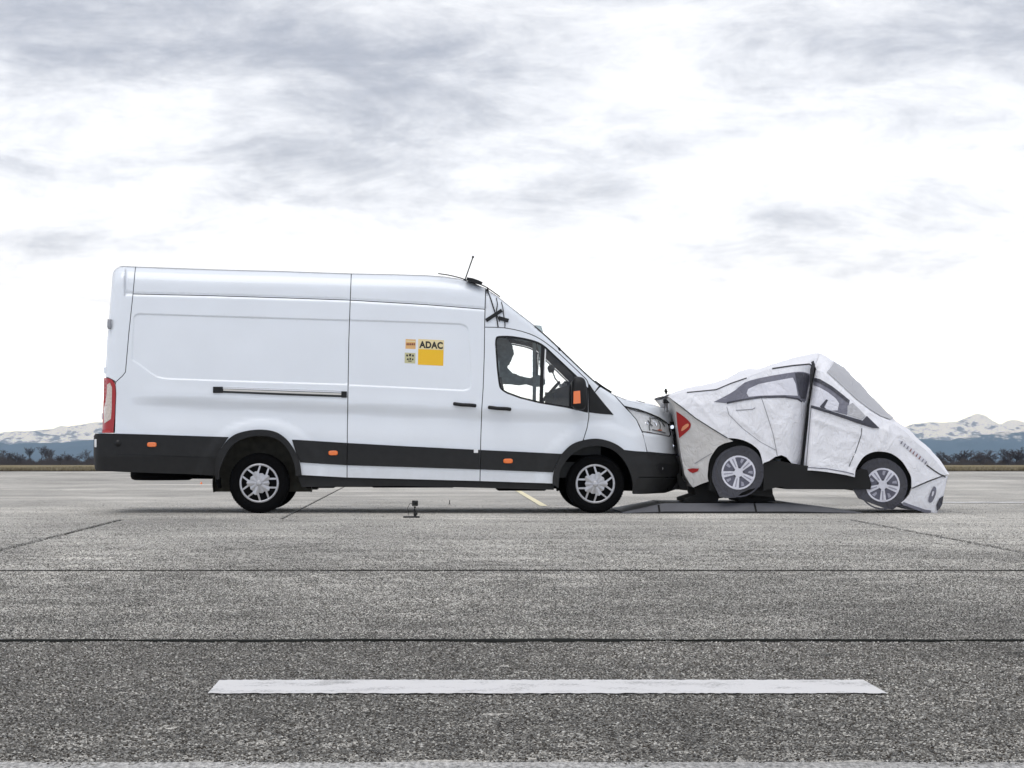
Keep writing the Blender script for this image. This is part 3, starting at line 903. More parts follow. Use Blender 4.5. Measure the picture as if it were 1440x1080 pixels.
# ================================================================== the van
YC = 1.03
van = tag(empty('delivery_van', (X(600), YC, 0)), 'long white high-roof panel van with black lower cladding, nose against the folded car', 'van')
RC = [(158, 384), (160, 380), (163, 377), (167, 375), (172, 374.2), (190, 375), (300, 379), (400, 381.5), (490, 384.5), (560, 386), (600, 387.2), (625, 389), (645, 392), (665, 397.5), (683, 405.5), (700, 417), (716, 430), (749, 456), (770, 474), (788, 491), (812, 514), (830, 531), (845, 544), (863, 555), (880, 562), (900, 566), (920, 569.5), (935, 573), (941, 577), (945, 584), (948, 592), (949.5, 598)]
RCx = np.array([X(a) for a, _ in RC]); RCz = np.array([Z(b) for _, b in RC])
RAD = np.array([(100, .20), (640, .20), (690, .14), (725, .06), (850, .06), (880, .10), (940, .08)], float)
XREAR = np.array([(374, 166), (378, 161), (384, 158), (420, 155), (480, 150), (530, 147), (560, 146), (606, 143), (609, 131), (664, 131), (760, 131)], float)
XNOSE = np.array([(560, 944), (576, 946), (597, 950), (640, 954.5), (645, 958), (653, 961.5), (674, 959.5), (690, 950), (700, 940)], float)
REC_A = cr([(188, 446), (191, 442.5), (197, 441.2)], 3) + [(350, 446), (520, 451)] + [(520, 542), (350, 537)] + cr([(236, 533), (224, 531), (215, 527), (196, 513), (187, 507), (185.5, 502), (186, 480)], 3)
REC_B = [(470, 449.3), (560, 452), (640, 455)] + cr([(648, 455.5), (656, 459), (660, 468)], 3) + [(662.5, 530)] + cr([(662.5, 540), (660, 547), (652, 549.5)], 3) + [(560, 545), (470, 541)]
def clean(P): return densify(xz(P), 0.2)
RECS = [clean(REC_A), clean(REC_B)]
GROOVE = [(176, 413.2), (190, 413.5), (300, 416), (400, 419), (490, 422), (600, 428.5), (683, 435)]
Gx = np.array([X(a) for a, _ in GROOVE]); Gz = np.array([Z(b) for _, b in GROOVE])
RW, FW = (X(364), Z(679.5)), (X(837.5), Z(680.5))
def van_in(x, z):
    x = np.asarray(x, float); z = np.asarray(z, float)
    px = PX0 + x * S; py = PYG - z * S
    y = 0.065 * np.clip((z - 1.05) / 1.0, 0, 3) ** 1.5
    # greenhouse leans in a little more at the cab
    y += 0.10 * sstep(640, 800, px) * np.clip((z - 1.25), 0, 2) ** 1.2
    zt = np.interp(x, RCx, RCz); r = np.interp(px, RAD[:, 0], RAD[:, 1])
    s = np.clip((z - (zt - r)) / r, 0, 0.992)
    y += r * 0.9 * (1 - np.sqrt(1 - s * s))
    # rear corner
    xr = (np.interp(py, XREAR[:, 0], XREAR[:, 1]) - PX0) / S
    rr = 0.13
    q = np.clip(1 - (x - xr) / rr, 0, 0.992)
    y += rr * (1 - np.sqrt(1 - q * q))
    # nose plan curve up to the centre line
    xn = (np.interp(py, XNOSE[:, 0], XNOSE[:, 1]) - PX0) / S
    x1 = X(838)
    u = np.clip((x - x1) / (xn - x1), 0, 0.992)
    y += 0.98 * (1 - np.sqrt(1 - u ** 2.6))
    # lamp and bonnet flank lean back
    y += 0.45 * np.clip((613 - py) / S, 0, 0.36) * sstep(868, 905, px)
    # shoulder: turned under along a line that drops to the front, then swelling out again above the cladding
    ln = 560.0 + (px - 200) * 0.040
    dz = py - ln
    fade = sstep(165, 235, px) * (1 - 0.6 * sstep(700, 840, px)) * (1 - sstep(840, 880, px))
    y += fade * (0.030 * sstep(-4, 12, dz) * (1 - sstep(14, 46, dz)) - 0.006 * np.exp(-((dz + 9) / 8.0) ** 2))
    # rear bumper tucks under
    y += 0.16 * np.clip((py - 641) / S, 0, 1) * (px < 305)
    # flared wheel arches
    for cx, cz, rad in ((RW[0] + .03, RW[1], .66), (FW[0] + .03, FW[1], .62)):
        rho = np.hypot(x - cx, z - cz)
        y -= 0.022 * (1 - sstep(rad, rad + 0.10, rho)) * (z > cz - .2)
    # pressed panels
    Q = np.stack([x.ravel(), z.ravel()], 1)
    for P in RECS:
        lo, hi = P.min(0) - .05, P.max(0) + .05
        k = (Q[:, 0] > lo[0]) & (Q[:, 0] < hi[0]) & (Q[:, 1] > lo[1]) & (Q[:, 1] < hi[1])
        if k.any():
            d = np.zeros(len(Q)); d[k] = 0.011 * (1 - sstep(-0.016, 0.010, sdf(P, Q[k])))
            if P is RECS[1]: d = np.maximum(d, 0)
            y = np.maximum(y, y) + (d * ((Q[:, 0] < X(490)) if P is RECS[0] else (Q[:, 0] >= X(490)))).reshape(y.shape)
    # gutter groove under the high roof
    gz = np.interp(x, Gx, Gz)
    g = (px > 176) & (px < 684)
    e = z - gz
    y += np.where(g, 0.016 * np.exp(-(e / 0.016) ** 2) + 0.012 * sstep(-0.01, 0.02, e), 0)
    return y
def feat_lines():
    o = []
    for P in RECS:
        D = densify(P, 0.03)
        if area(D) < 0: D = D[::-1]
        for k in (-0.011, -0.005, 0.003, 0.010, 0.017): o.append(shrink(D, k))
    gx = np.arange(X(177), X(683), 0.035)
    gz = np.interp(gx, Gx, Gz)
    for k in (-0.04, -0.028, -0.016, -0.006, 0.006, 0.016, 0.028, 0.04): o.append(np.stack([gx, gz + k], 1))
    # roof edge rounding
    x = np.arange(X(165), X(940), 0.04)
    zt = np.interp(x, RCx, RCz); r = np.interp(PX0 + x * S, RAD[:, 0], RAD[:, 1])
    for k in (0.96, 0.9, 0.8, 0.65, 0.5): o.append(np.stack([x, zt - r + r * k], 1))
    zz = np.arange(Z(605), Z(380), 0.05)
    xr = (np.interp(PYG - zz * S, XREAR[:, 0], XREAR[:, 1]) - PX0) / S
    for k in (0.004, 0.012, 0.025, 0.045, 0.07, 0.10): o.append(np.stack([xr + k, zz], 1))
    return np.concatenate(o)
FEAT = feat_lines()
def seg(lst, a, b):
    """roof contour between px a and b, end points interpolated"""
    xs = [p[0] for p in lst]; ys = [p[1] for p in lst]
    r = [(a, float(np.interp(a, xs, ys)))] + [p for p in lst if a < p[0] < b] + [(b, float(np.interp(b, xs, ys)))]
    return r
VK = dict(gap=0.0045, lip=0.025, mirror=YC, feats=FEAT)
REARX = [(166, 375), (158, 384), (155, 420), (150, 480), (147, 529)]
# arches (mid-line of the plastic lips)
ARC_R_OUT = cr([(303, 674), (301.5, 663), (303, 647), (311, 630), (326, 613.5), (345, 606.3), (368, 604), (389, 608), (405, 620), (416, 637), (421.5, 651), (424, 668)], 4)
ARC_R_IN = cr([(308.5, 674), (308.5, 663), (314, 647), (326, 627), (345, 616), (368, 613), (389, 617.5), (403, 630), (411, 645), (415, 660), (416, 670)], 4)
ARC_F_OUT = cr([(777, 681), (778, 667), (783, 653), (790.5, 638), (805, 624.5), (824, 618.3), (842, 617), (861, 622), (877, 632), (888, 647), (895, 660), (898, 671)], 4)
ARC_F_IN = cr([(785.5, 686), (786, 675), (788, 662), (797, 647), (809, 635.5), (826, 628.3), (845, 627.3), (863, 633.5), (877, 647), (885.5, 663), (889.5, 678), (890, 694)], 4)
def mid(a, b):
    n = min(len(a), len(b)); A = np.array(a)[:n]; B = np.array(b)[:n]
    return [tuple(p) for p in (A + B) / 2]
ARC_R = mid(ARC_R_OUT, ARC_R_IN); ARC_F = mid(ARC_F_OUT, ARC_F_IN)
SEAM1 = [(494, 384.6), (492.5, 421), (490.5, 480), (489.5, 540), (488.5, 600), (488, 672)]
SEAM2 = [(683, 405.5), (682, 435), (681.5, 460), (681, 500), (679.5, 545), (677.5, 575), (676, 620), (675, 677)]
def gl(a, b): return seg(GROOVE, a, b)

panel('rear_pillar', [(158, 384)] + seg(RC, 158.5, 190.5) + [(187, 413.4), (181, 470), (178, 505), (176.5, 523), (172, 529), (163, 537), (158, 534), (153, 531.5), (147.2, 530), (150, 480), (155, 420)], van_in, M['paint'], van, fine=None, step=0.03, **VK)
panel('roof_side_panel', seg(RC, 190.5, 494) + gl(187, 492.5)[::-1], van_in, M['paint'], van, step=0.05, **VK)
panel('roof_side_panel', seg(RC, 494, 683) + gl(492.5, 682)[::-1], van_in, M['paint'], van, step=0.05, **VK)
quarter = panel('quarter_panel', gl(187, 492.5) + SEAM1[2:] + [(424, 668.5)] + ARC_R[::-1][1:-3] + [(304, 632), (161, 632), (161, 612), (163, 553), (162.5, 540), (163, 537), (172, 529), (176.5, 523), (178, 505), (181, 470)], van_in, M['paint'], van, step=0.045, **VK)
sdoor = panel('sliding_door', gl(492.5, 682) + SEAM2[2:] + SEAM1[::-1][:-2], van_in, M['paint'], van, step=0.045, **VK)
DTOP = [(681.5, 460), (709, 461), (734, 466), (753, 473), (767.5, 482), (784, 495), (805, 514.6), (820, 529), (825.5, 535), (827.5, 541)]
WIN = cr([(696.7, 484), (697.4, 476.5), (701.5, 473), (721.7, 473.3), (746.7, 478), (760, 483), (768, 488.5)], 3) + [(812, 530), (828, 546)] + [(828, 579.8), (797, 573), (759, 566.7), (732, 560)] + cr([(713, 553), (705.5, 548), (702, 541), (699, 517)], 3)
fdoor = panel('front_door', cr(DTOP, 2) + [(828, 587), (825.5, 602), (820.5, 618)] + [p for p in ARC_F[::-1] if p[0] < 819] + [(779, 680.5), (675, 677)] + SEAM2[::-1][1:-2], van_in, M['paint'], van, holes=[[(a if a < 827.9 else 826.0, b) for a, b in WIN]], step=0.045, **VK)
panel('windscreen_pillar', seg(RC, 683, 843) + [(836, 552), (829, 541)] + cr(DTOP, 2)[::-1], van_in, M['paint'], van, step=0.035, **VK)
HSEAM = [(863, 554.5), (878, 571.5), (888, 582), (895, 590), (902.5, 606.5), (907, 620), (910, 636)]
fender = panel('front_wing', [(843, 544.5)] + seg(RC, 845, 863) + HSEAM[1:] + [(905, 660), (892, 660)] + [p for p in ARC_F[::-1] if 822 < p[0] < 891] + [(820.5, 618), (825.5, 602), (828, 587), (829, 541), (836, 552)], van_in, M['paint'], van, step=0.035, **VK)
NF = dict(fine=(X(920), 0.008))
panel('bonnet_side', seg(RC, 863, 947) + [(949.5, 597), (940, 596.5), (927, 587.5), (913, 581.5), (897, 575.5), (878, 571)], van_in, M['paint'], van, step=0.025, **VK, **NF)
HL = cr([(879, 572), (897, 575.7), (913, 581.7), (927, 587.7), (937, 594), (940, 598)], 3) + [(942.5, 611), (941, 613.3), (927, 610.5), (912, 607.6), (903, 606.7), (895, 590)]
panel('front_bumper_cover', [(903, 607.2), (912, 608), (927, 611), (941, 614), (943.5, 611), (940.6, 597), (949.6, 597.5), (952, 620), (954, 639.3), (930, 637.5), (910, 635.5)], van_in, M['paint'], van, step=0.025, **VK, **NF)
panel('front_bumper', [(876, 632), (893, 634), (910, 635), (930, 637), (954.3, 639.5), (960.8, 653), (960, 668), (959, 671.5), (930, 671), (893, 671), (889, 660), (884, 648)], van_in, M['black_plastic'], van, off=-0.008, step=0.025, gap=0.003, lip=0.04, mirror=YC, **NF)
panel('bumper_lip', [(891, 671.5), (930, 671.5), (959, 672), (957, 680), (949, 689), (935, 693.5), (905, 695), (890.5, 695)], van_in, M['black_plastic'], van, off=-0.012, step=0.025, gap=0.002, lip=0.12, mirror=YC, **NF)
fog = panel('fog_lamp', cr([(925, 652), (934, 650), (940, 655), (938, 664), (930, 667), (925, 660)], 3, True), van_in, M['black_gloss'], van, off=-0.014, step=0.02, lip=0.02, mirror=YC)
for o, sgn in zip(fog, (1, -1)):
    b_ = MB(); yy = float(van_in(X(931.5), Z(659))) - 0.018
    b_.lathe_y([(0.0, 0.0), (0.03, 0.004), (0.036, 0.015)], X(931.5), yy if sgn > 0 else 2 * YC - yy, Z(659), 20, sgn)
    b_.build('lens', M['steel'], o)

# head lamps: reflector bowl, bulbs and a clear cover
hl = panel('headlight', HL, van_in, M['lens_glass'], van, off=0.002, step=0.025, gap=0.006, lip=0.0, mirror=YC, **NF)
for o, side in zip(hl, (0, 1)):
    bowl = panel('reflector', HL, van_in, M['lamp_bowl'], o, off=0.026, step=0.03, gap=0.004, lip=0.0, mirror=YC, **NF)
    drop = bowl[1 - side]; bpy.data.objects.remove(drop)
    for nm, cxp, cyp, rad, mt in (('bulb', 922, 597, 0.052, M['chrome']), ('bulb', 932, 603, 0.04, M['clear_lens']), ('indicator_bulb', 930, 607.5, 0.018, M['orange']), ('bulb', 911, 596, 0.03, M['chrome'])):
        yy = float(van_in(X(cxp), Z(cyp))) + 0.026
        b_ = MB(); b_.lathe_y([(0.001, -0.022), (rad * 0.55, -0.016), (rad * 0.8, -0.004), (rad, -0.010), (rad * 1.08, 0.02)], X(cxp), yy if side == 0 else 2 * YC - yy, Z(cyp), 20, 1 if side == 0 else -1)
        b_.build(nm, mt, o)
    ribbon('lamp_brow', [(880, 572.3), (897, 575.7), (913, 581.5), (927, 587.5), (938, 595)], 0.016, van_in, M['black_gloss'], o, off=-0.003) if side == 0 else None
    if side == 0:
        for pl_, w_, m_ in (([(884, 574.5), (897, 578.5), (907, 580)], .006, 'steel'), ([(911, 591), (915, 596.5), (918, 599)], .012, 'steel'), ([(914, 586.5), (915, 592), (913, 600), (914, 605.5)], .010, 'interior_grey'), ([(916, 588), (924, 588.5), (931, 593), (935, 600)], .012, 'interior_grey'), ([(917, 604), (926, 606), (936, 609)], .012, 'steel'), ([(926, 592), (929, 598), (928, 604)], .008, 'interior_grey'), ([(925, 604.5), (931, 605)], .010, 'orange')):
            ribbon('lamp_detail', pl_, w_, van_in, M[m_], o, off=0.012)
    ribbon('lamp_trim', [(905, 607.5), (927, 611), (941, 613.5)], 0.008, van_in, M['steel'], o, off=-0.003) if side == 0 else None

# dark inner shell seen only through the shut lines
SH = seg(RC, 166, 900) + [(900, 612), (560, 612), (560, 668), (440, 666), (440, 600), (166, 600), (156, 480), (158, 400)]
shell_out = seg(RC, 168, 880) + [(893, 596), (898, 612), (790, 612), (782, 660), (770, 674), (430, 664), (428, 640), (418, 606), (390, 598), (330, 598), (305, 612), (300, 628), (168, 628), (168, 560), (163, 480), (166, 400)]
panel('inner_body', shell_out, van_in, M['dark_gap'], van, off=0.034, holes=[[(a if a < 829 else 829, b) for a, b in WIN]], step=0.06, lip=0.0, mirror=YC, feats=FEAT)

# glazing of the cab doors
RIM_IN = [(a + (0.9 if a < 720 else 0), b) for a, b in WIN]
for side in (0,):
    Wp = xz(WIN)
    if area(Wp) < 0: Wp = Wp[::-1]
    inner = shrink(densify(Wp, 0.03), 0.017)
    inner_px = [(PX0 + a * S, PYG - b * S) for a, b in inner]
    rim = panel('window_seal', WIN, van_in, M['black_gloss'], van, off=0.001, holes=[inner_px], step=0.05, gap=0.001, lip=0.03, mirror=YC, bstep=0.04)
    pane = panel('window_pane', inner_px, van_in, M['glass'], van, off=0.012, step=0.06, gap=-0.004, lip=0.0, mirror=YC)
    bar = panel('window_divider', [(761.2, 484), (766, 487.5), (764.5, 530), (763.5, 567.5), (758.5, 566.5), (759.5, 530)], van_in, M['black_gloss'], van, off=0.004, step=0.05, lip=0.02, mirror=YC)
    ws = panel('window_divider', [(766.5, 489), (768.0, 490.5), (766.5, 530), (765.5, 535), (764.0, 530)], van_in, M['white_plastic'], van, off=0.008, step=0.05, lip=0.01, mirror=YC)
cap = panel('mirror_cap_triangle', [(829, 541.5), (838, 553), (850, 568), (863, 583.4), (845, 582), (828.6, 580), (828.6, 560)], van_in, M['black_plastic'], van, off=-0.006, step=0.04, gap=0.0, lip=0.03, mirror=YC)
sail = panel('mirror_sail', [(806, 530), (813, 530.5), (827, 545.5), (827, 579.3), (808, 575.3)], van_in, M['black_plastic'], van, off=-0.004, step=0.04, gap=0.0, lip=0.02, mirror=YC)

# lower cladding
TRIM_TOP = [(150, 609), (200, 610.3), (324, 614.3), (420, 618.3), (488, 622.6), (560, 626.6), (675, 632.4), (740, 635.4), (800, 638.4)]
TRIM_BOT = [(400, 649), (421, 650.5), (488, 654.6), (560, 656.8), (675, 660.5), (777, 664.5), (800, 665.5)]
CK = dict(gap=0.0025, lip=0.03, mirror=YC)
def arc_part(A, lo, hi): return [p for p in A if lo <= p[0] <= hi]
# rear bumper corner and cladding behind the rear wheel
rb = panel('rear_bumper', [(131.5, 613), (134, 609.6), (143, 609.2), (161, 609.4), (200, 610.4), (322, 614.3)] + [(311, 630), (303, 647), (301.5, 663), (302, 669), (262, 667), (172, 664), (140, 662.5), (133, 660), (131.2, 640)], van_in, M['black_plastic'], van, off=-0.012, step=0.03, feats=np.concatenate([np.stack([np.full(12, X(131) + k), np.linspace(Z(662), Z(611), 12)], 1) for k in (.004, .012, .025, .045, .07, .1)]), **CK)
for o, s_ in zip(rb, (0, 1)):
    if s_ == 0:
        ribbon('trim_groove', [(165, 638.5), (230, 641), (298, 643.5)], 0.010, van_in, M['black_gloss'], o, off=-0.014)
panel('side_cladding', [(410, 618)] + seg(TRIM_TOP, 416, 488) + seg(TRIM_BOT, 422, 488)[::-1] + [(416, 637)], van_in, M['black_plastic'], van, off=-0.012, step=0.05, **CK)
panel('side_cladding', seg(TRIM_TOP, 488.6, 675.4) + seg(TRIM_BOT, 488.4, 675)[::-1], van_in, M['black_plastic'], van, off=-0.012, step=0.05, **CK)
panel('side_cladding', seg(TRIM_TOP, 676, 791) + [(783, 653), (778, 664.6)] + seg(TRIM_BOT, 675.6, 777)[::-1], van_in, M['black_plastic'], van, off=-0.012, step=0.05, **CK)
panel('wheel_arch_trim', ARC_R_OUT + ARC_R_IN[::-1], van_in, M['black_plastic'], van, off=-0.034, step=0.05, gap=0, lip=0.09, mirror=YC, bstep=0.03)
panel('wheel_arch_trim', ARC_F_OUT + ARC_F_IN[::-1], van_in, M['black_plastic'], van, off=-0.032, step=0.05, gap=0, lip=0.09, mirror=YC, bstep=0.03)
for yy in (0.02, 2 * YC - 0.26):
    b_ = MB(); b_.prism(xz([(302.5, 672), (304, 681), (307.5, 687.5), (309, 686), (308, 680), (308.5, 672)])[::-1].tolist() if False else xz([(308.5, 672), (308, 680), (309, 686), (307.5, 687.5), (304, 681), (302.5, 672)][::-1]).tolist(), yy, yy + 0.24)
    b_.build('mud_flap', M['rubber'], van)

# sill rail and floor pan
for yy in (0.05, 2 * YC - 0.13):
    b_ = MB(); b_.prism(xz([(418, 668), (424, 685), (560, 683.5), (690, 686.5), (779, 689), (779, 679.5), (600, 674.5), (430, 667.5)]).tolist(), yy, yy + 0.08)
    b_.build('sill', M['black_plastic'], van)
b_ = MB()
b_.box(X(425), X(780), 0.14, 1.92, Z(676), Z(664))
b_.box(X(318), X(880), 0.52, 0.62, Z(686), Z(664)); b_.box(X(318), X(880), 1.44, 1.54, Z(686), Z(664))
b_.box(X(428), X(470), 0.25, 1.1, Z(687), Z(674), .02); b_.box(X(520), X(640), 0.9, 1.5, Z(688), Z(676), .02)
b_.box(X(700), X(770), 0.3, 1.2, Z(691), Z(676), .02)
b_.tube([(X(360), 0.2, Z(680)), (X(360), 1.86, Z(680))], 0.06, 10); b_.tube([(X(837), 0.2, Z(681)), (X(837), 1.86, Z(681))], 0.05, 10)
b_.tube([(X(470), 1.25, Z(683)), (X(420), 1.3, Z(683)), (X(330), 1.3, Z(672)), (X(200), 1.3, Z(671))], 0.035, 8)
b_.build('chassis', M['underbody'], van)
b_ = MB(); b_.box(X(150), X(300), 0.18, 1.88, Z(663), Z(640)); b_.build('floor_pan', M['underbody'], van)
b_ = MB(); b_.box(X(880), X(945), 0.45, 1.6, Z(690), Z(640)); b_.build('front_crossmember', M['underbody'], van)
b_ = MB()
prof = [(-.0, .0), (-.32, .0), (-.35, .012), (-.365, .045), (-.365, .09), (-.34, .125), (0, .125)]
n = 36
vv = [(X(214) + r * math.cos(2 * math.pi * k / n), 1.0 + r * math.sin(2 * math.pi * k / n), Z(677) + z) for r, z in prof for k in range(n)]
b_.add(vv, [(i * n + k, i * n + (k + 1) % n, (i + 1) * n + (k + 1) % n, (i + 1) * n + k)[::-1] for i in range(len(prof) - 1) for k in range(n)], True)
b_.build('spare_wheel', M['rubber'], van)
# wheel housings: half drums open to the side
for (cx, cz), r, w in ((RW, 0.56, 0.42), (FW, 0.46, 0.40)):
    for sg in (1, -1):
        b_ = MB(); n = 28
        ring = []
        for yy in (0.06, w):
            for k in range(n + 1):
                a = math.pi * (-0.06 + 1.12 * k / n)
                ring.append((cx + 0.03 + r * math.cos(a), YC - sg * (YC - yy), cz + 0.0 + r * math.sin(a)))
        f = [(k, k + 1, n + 2 + k, n + 1 + k) for k in range(n)] + [tuple(range(n + 1, 2 * n + 2))]
        b_.add(ring, f); b_.build('wheel_housing', M['liner'] if r > .5 else M['underbody'], van)

# rear doors, one each side of the centre
zs = [608 - 6 * k for k in range(39)] + [376.5]
for sg in (1, -1):
    v, f = [], []
    ny = 8
    for py in zs:
        xr = X(float(np.interp(py, XREAR[:, 0], XREAR[:, 1]) if py < 606.5 else 143))
        e = float(van_in(np.array([xr + .0015]), np.array([min(Z(py), Z(377))]))[0])
        for j in range(ny + 1):
            t_ = j / ny
            y = e + (YC - 0.004 - e) * t_
            v.append((xr - 0.012 * math.sin(math.pi * t_ * 0.5), YC - sg * (YC - y), Z(py)))
    for i in range(len(zs) - 1):
        for j in range(ny):
            q = (i * (ny + 1) + j, i * (ny + 1) + j + 1, (i + 1) * (ny + 1) + j + 1, (i + 1) * (ny + 1) + j)
            f.append(q[::-1] if sg > 0 else q)
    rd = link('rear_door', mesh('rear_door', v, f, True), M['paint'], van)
    for py in (455, 520, 585):
        xr = X(float(np.interp(py, XREAR[:, 0], XREAR[:, 1])))
        b_ = MB(); b_.box(xr - 0.03, xr + 0.03, YC - sg * (YC - 0.14) - .03, YC - sg * (YC - 0.14) + .03, Z(py) - .035, Z(py) + .035, .008); b_.build('hinge', M['paint'], rd)
b_ = MB(); xr = X(146); b_.box(xr - .045, xr - .005, YC - .35, YC - .12, Z(566), Z(560), .006); b_.build('rear_handle', M['black_plastic'], van)
b_ = MB(); xr = X(152)
b_.box(xr - 0.018, xr + 0.022, 0.075, 0.13, Z(462), Z(448), .008); b_.build('hinge_bracket', M['steel'], van)
b_ = MB(); b_.box(X(127.5) , X(132), 0.55, 1.5, Z(628), Z(617), .01); b_.build('rear_step', M['black_plastic'], van)
b_ = MB(); b_.box(X(132.2), X(138.5), 0.028, 0.07, Z(629), Z(617.5), .006); b_.build('plate_lamp', M['white_plastic'], van)
b_ = MB(); b_.box(X(133), X(141), 0.10, 1.96, Z(662), Z(611)); b_.build('bumper_face', M['black_plastic'], van)
b_ = MB(); yy = float(van_in(X(166), Z(623))) - 0.014
b_.lathe_y([(0.0, -0.012), (0.03, -0.010), (0.034, 0.0), (0.042, 0.004)], X(166), yy, Z(623.5), 20); b_.build('parking_sensor', M['black_gloss'], van)
# tail lamps
TL = [(146, 531), (153, 531.8), (158, 534), (162, 540), (163, 553), (161.5, 585), (159.5, 609), (143.4, 609), (144.5, 580), (145.6, 558)]
RF = np.concatenate([np.stack([np.interp(np.linspace(606, 534, 14), XREAR[:, 0], XREAR[:, 1]) / S - PX0 / S + k, Z(np.linspace(606, 534, 14))], 1) for k in (.004, .012, .025, .045, .07, .1)])
tl = panel('tail_light', TL, van_in, M['red'], van, off=-0.006, step=0.03, gap=0.002, lip=0.03, mirror=YC, feats=RF)
for o, s_ in zip(tl, (0, 1)):
    cl = panel('reversing_lens', [(150.5, 541), (154.5, 538), (157.5, 545), (157, 575), (156, 589), (146.5, 595.5), (145.8, 575), (148.5, 565), (150, 553)], van_in, M['clear_lens'], o, off=-0.009, step=0.03, gap=0.0, lip=0.01, mirror=YC, feats=RF)
    bpy.data.objects.remove(cl[1 - s_])

# roof skin, windscreen, bonnet: skins across the van between the two side contours
def cap_skin(name, a, b, crown, mtl, n=40, ny=20, fwd=None, inset=0.0, lift=0.0, pw=2.0):
    px = np.linspace(a, b, n); x = (px - PX0) / S
    zt = np.interp(x, RCx, RCz) - 0.010; ye = van_in(x, zt) - 0.002 + inset
    cx, cy = zip(*crown); ch = np.interp(px, cx, cy)
    fx = np.interp(px, *zip(*fwd)) if fwd else np.zeros(n)
    v = []
    for i in range(n):
        for j in range(ny + 1):
            t_ = -1 + 2 * j / ny
            w = 1 - abs(t_) ** pw
            q = fix(x[i], ye[i], zt[i]); v.append((q[0] + fx[i] * w, YC + t_ * (YC - ye[i]), q[2] + lift + ch[i] * w))
    f = [(i * (ny + 1) + j, (i + 1) * (ny + 1) + j, (i + 1) * (ny + 1) + j + 1, i * (ny + 1) + j + 1) for i in range(n - 1) for j in range(ny)]
    return link(name, mesh(name, v, f, True), mtl, van)
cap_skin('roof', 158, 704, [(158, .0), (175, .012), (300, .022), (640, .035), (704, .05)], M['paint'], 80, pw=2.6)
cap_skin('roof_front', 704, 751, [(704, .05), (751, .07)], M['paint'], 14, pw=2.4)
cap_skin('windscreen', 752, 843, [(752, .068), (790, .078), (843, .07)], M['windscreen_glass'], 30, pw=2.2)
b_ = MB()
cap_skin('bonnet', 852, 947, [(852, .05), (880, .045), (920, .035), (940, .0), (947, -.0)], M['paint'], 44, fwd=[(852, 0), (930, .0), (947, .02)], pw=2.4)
cap_skin('scuttle', 841, 856, [(841, .05), (856, .04)], M['black_plastic'], 6, pw=2.2, lift=-0.012)
ribbon('screen_seal', [(752, 458.8), (770, 474.3), (788, 491.3), (812, 514.3), (830, 531.2), (842, 541.8)], 0.014, lambda x, z: van_in(x, z) , M['black_gloss'], van, off=-0.004, mirror=YC)
# grille between the head lamps
b_ = MB()
b_.box(X(940), X(958), YC - .38, YC + .38, Z(640), Z(592)); b_.build('grille_backing', M['dark_gap'], van)
for k, py in enumerate((600, 609, 618, 627)):
    b_ = MB(); b_.tube([(X(959) - 0.05 * abs(t_) ** 2, YC + t_ * 0.40, Z(py)) for t_ in np.linspace(-1, 1, 11)], 0.022, 8); b_.build('grille_bar', M['chrome'] if k in (0, 3) else M['black_gloss'], van)
b_ = MB(); b_.box(X(938), X(965), YC - .40, YC + .40, Z(690), Z(641)); b_.build('bumper_centre', M['black_plastic'], van)
# wipers on the scuttle
for k, (a, b2) in enumerate((((838, 537.5, .45), (862, 553, .9)), ((838, 536, 1.1), (860, 551, 1.7)))):
    b_ = MB(); p, q = at(*a), at(*b2)
    p = Vector((X(a[0]), a[2] * 0 + 0.20 + .8 * k, Z(a[1]) + .015)); q = Vector((X(b2[0]), 0.26 + .8 * k, Z(b2[1]) + .015))
    b_.tube([p, (p + q) / 2 + Vector((0, 0, -.005)), q], 0.013, 6); b_.build('wiper', M['black_gloss'], van)
b_ = MB(); e = float(van_in(X(787), Z(492)))
b_.box(X(785.5), X(789), e - .005, e + .05, Z(499), Z(488), .004); b_.build('pillar_clip', M['black_plastic'], van)
ribbon('washer_line', [(895, 563), (901, 565), (907, 566.5)], 0.010, lambda x, z: np.full_like(np.asarray(x, float), 0.32), M['steel'], van)

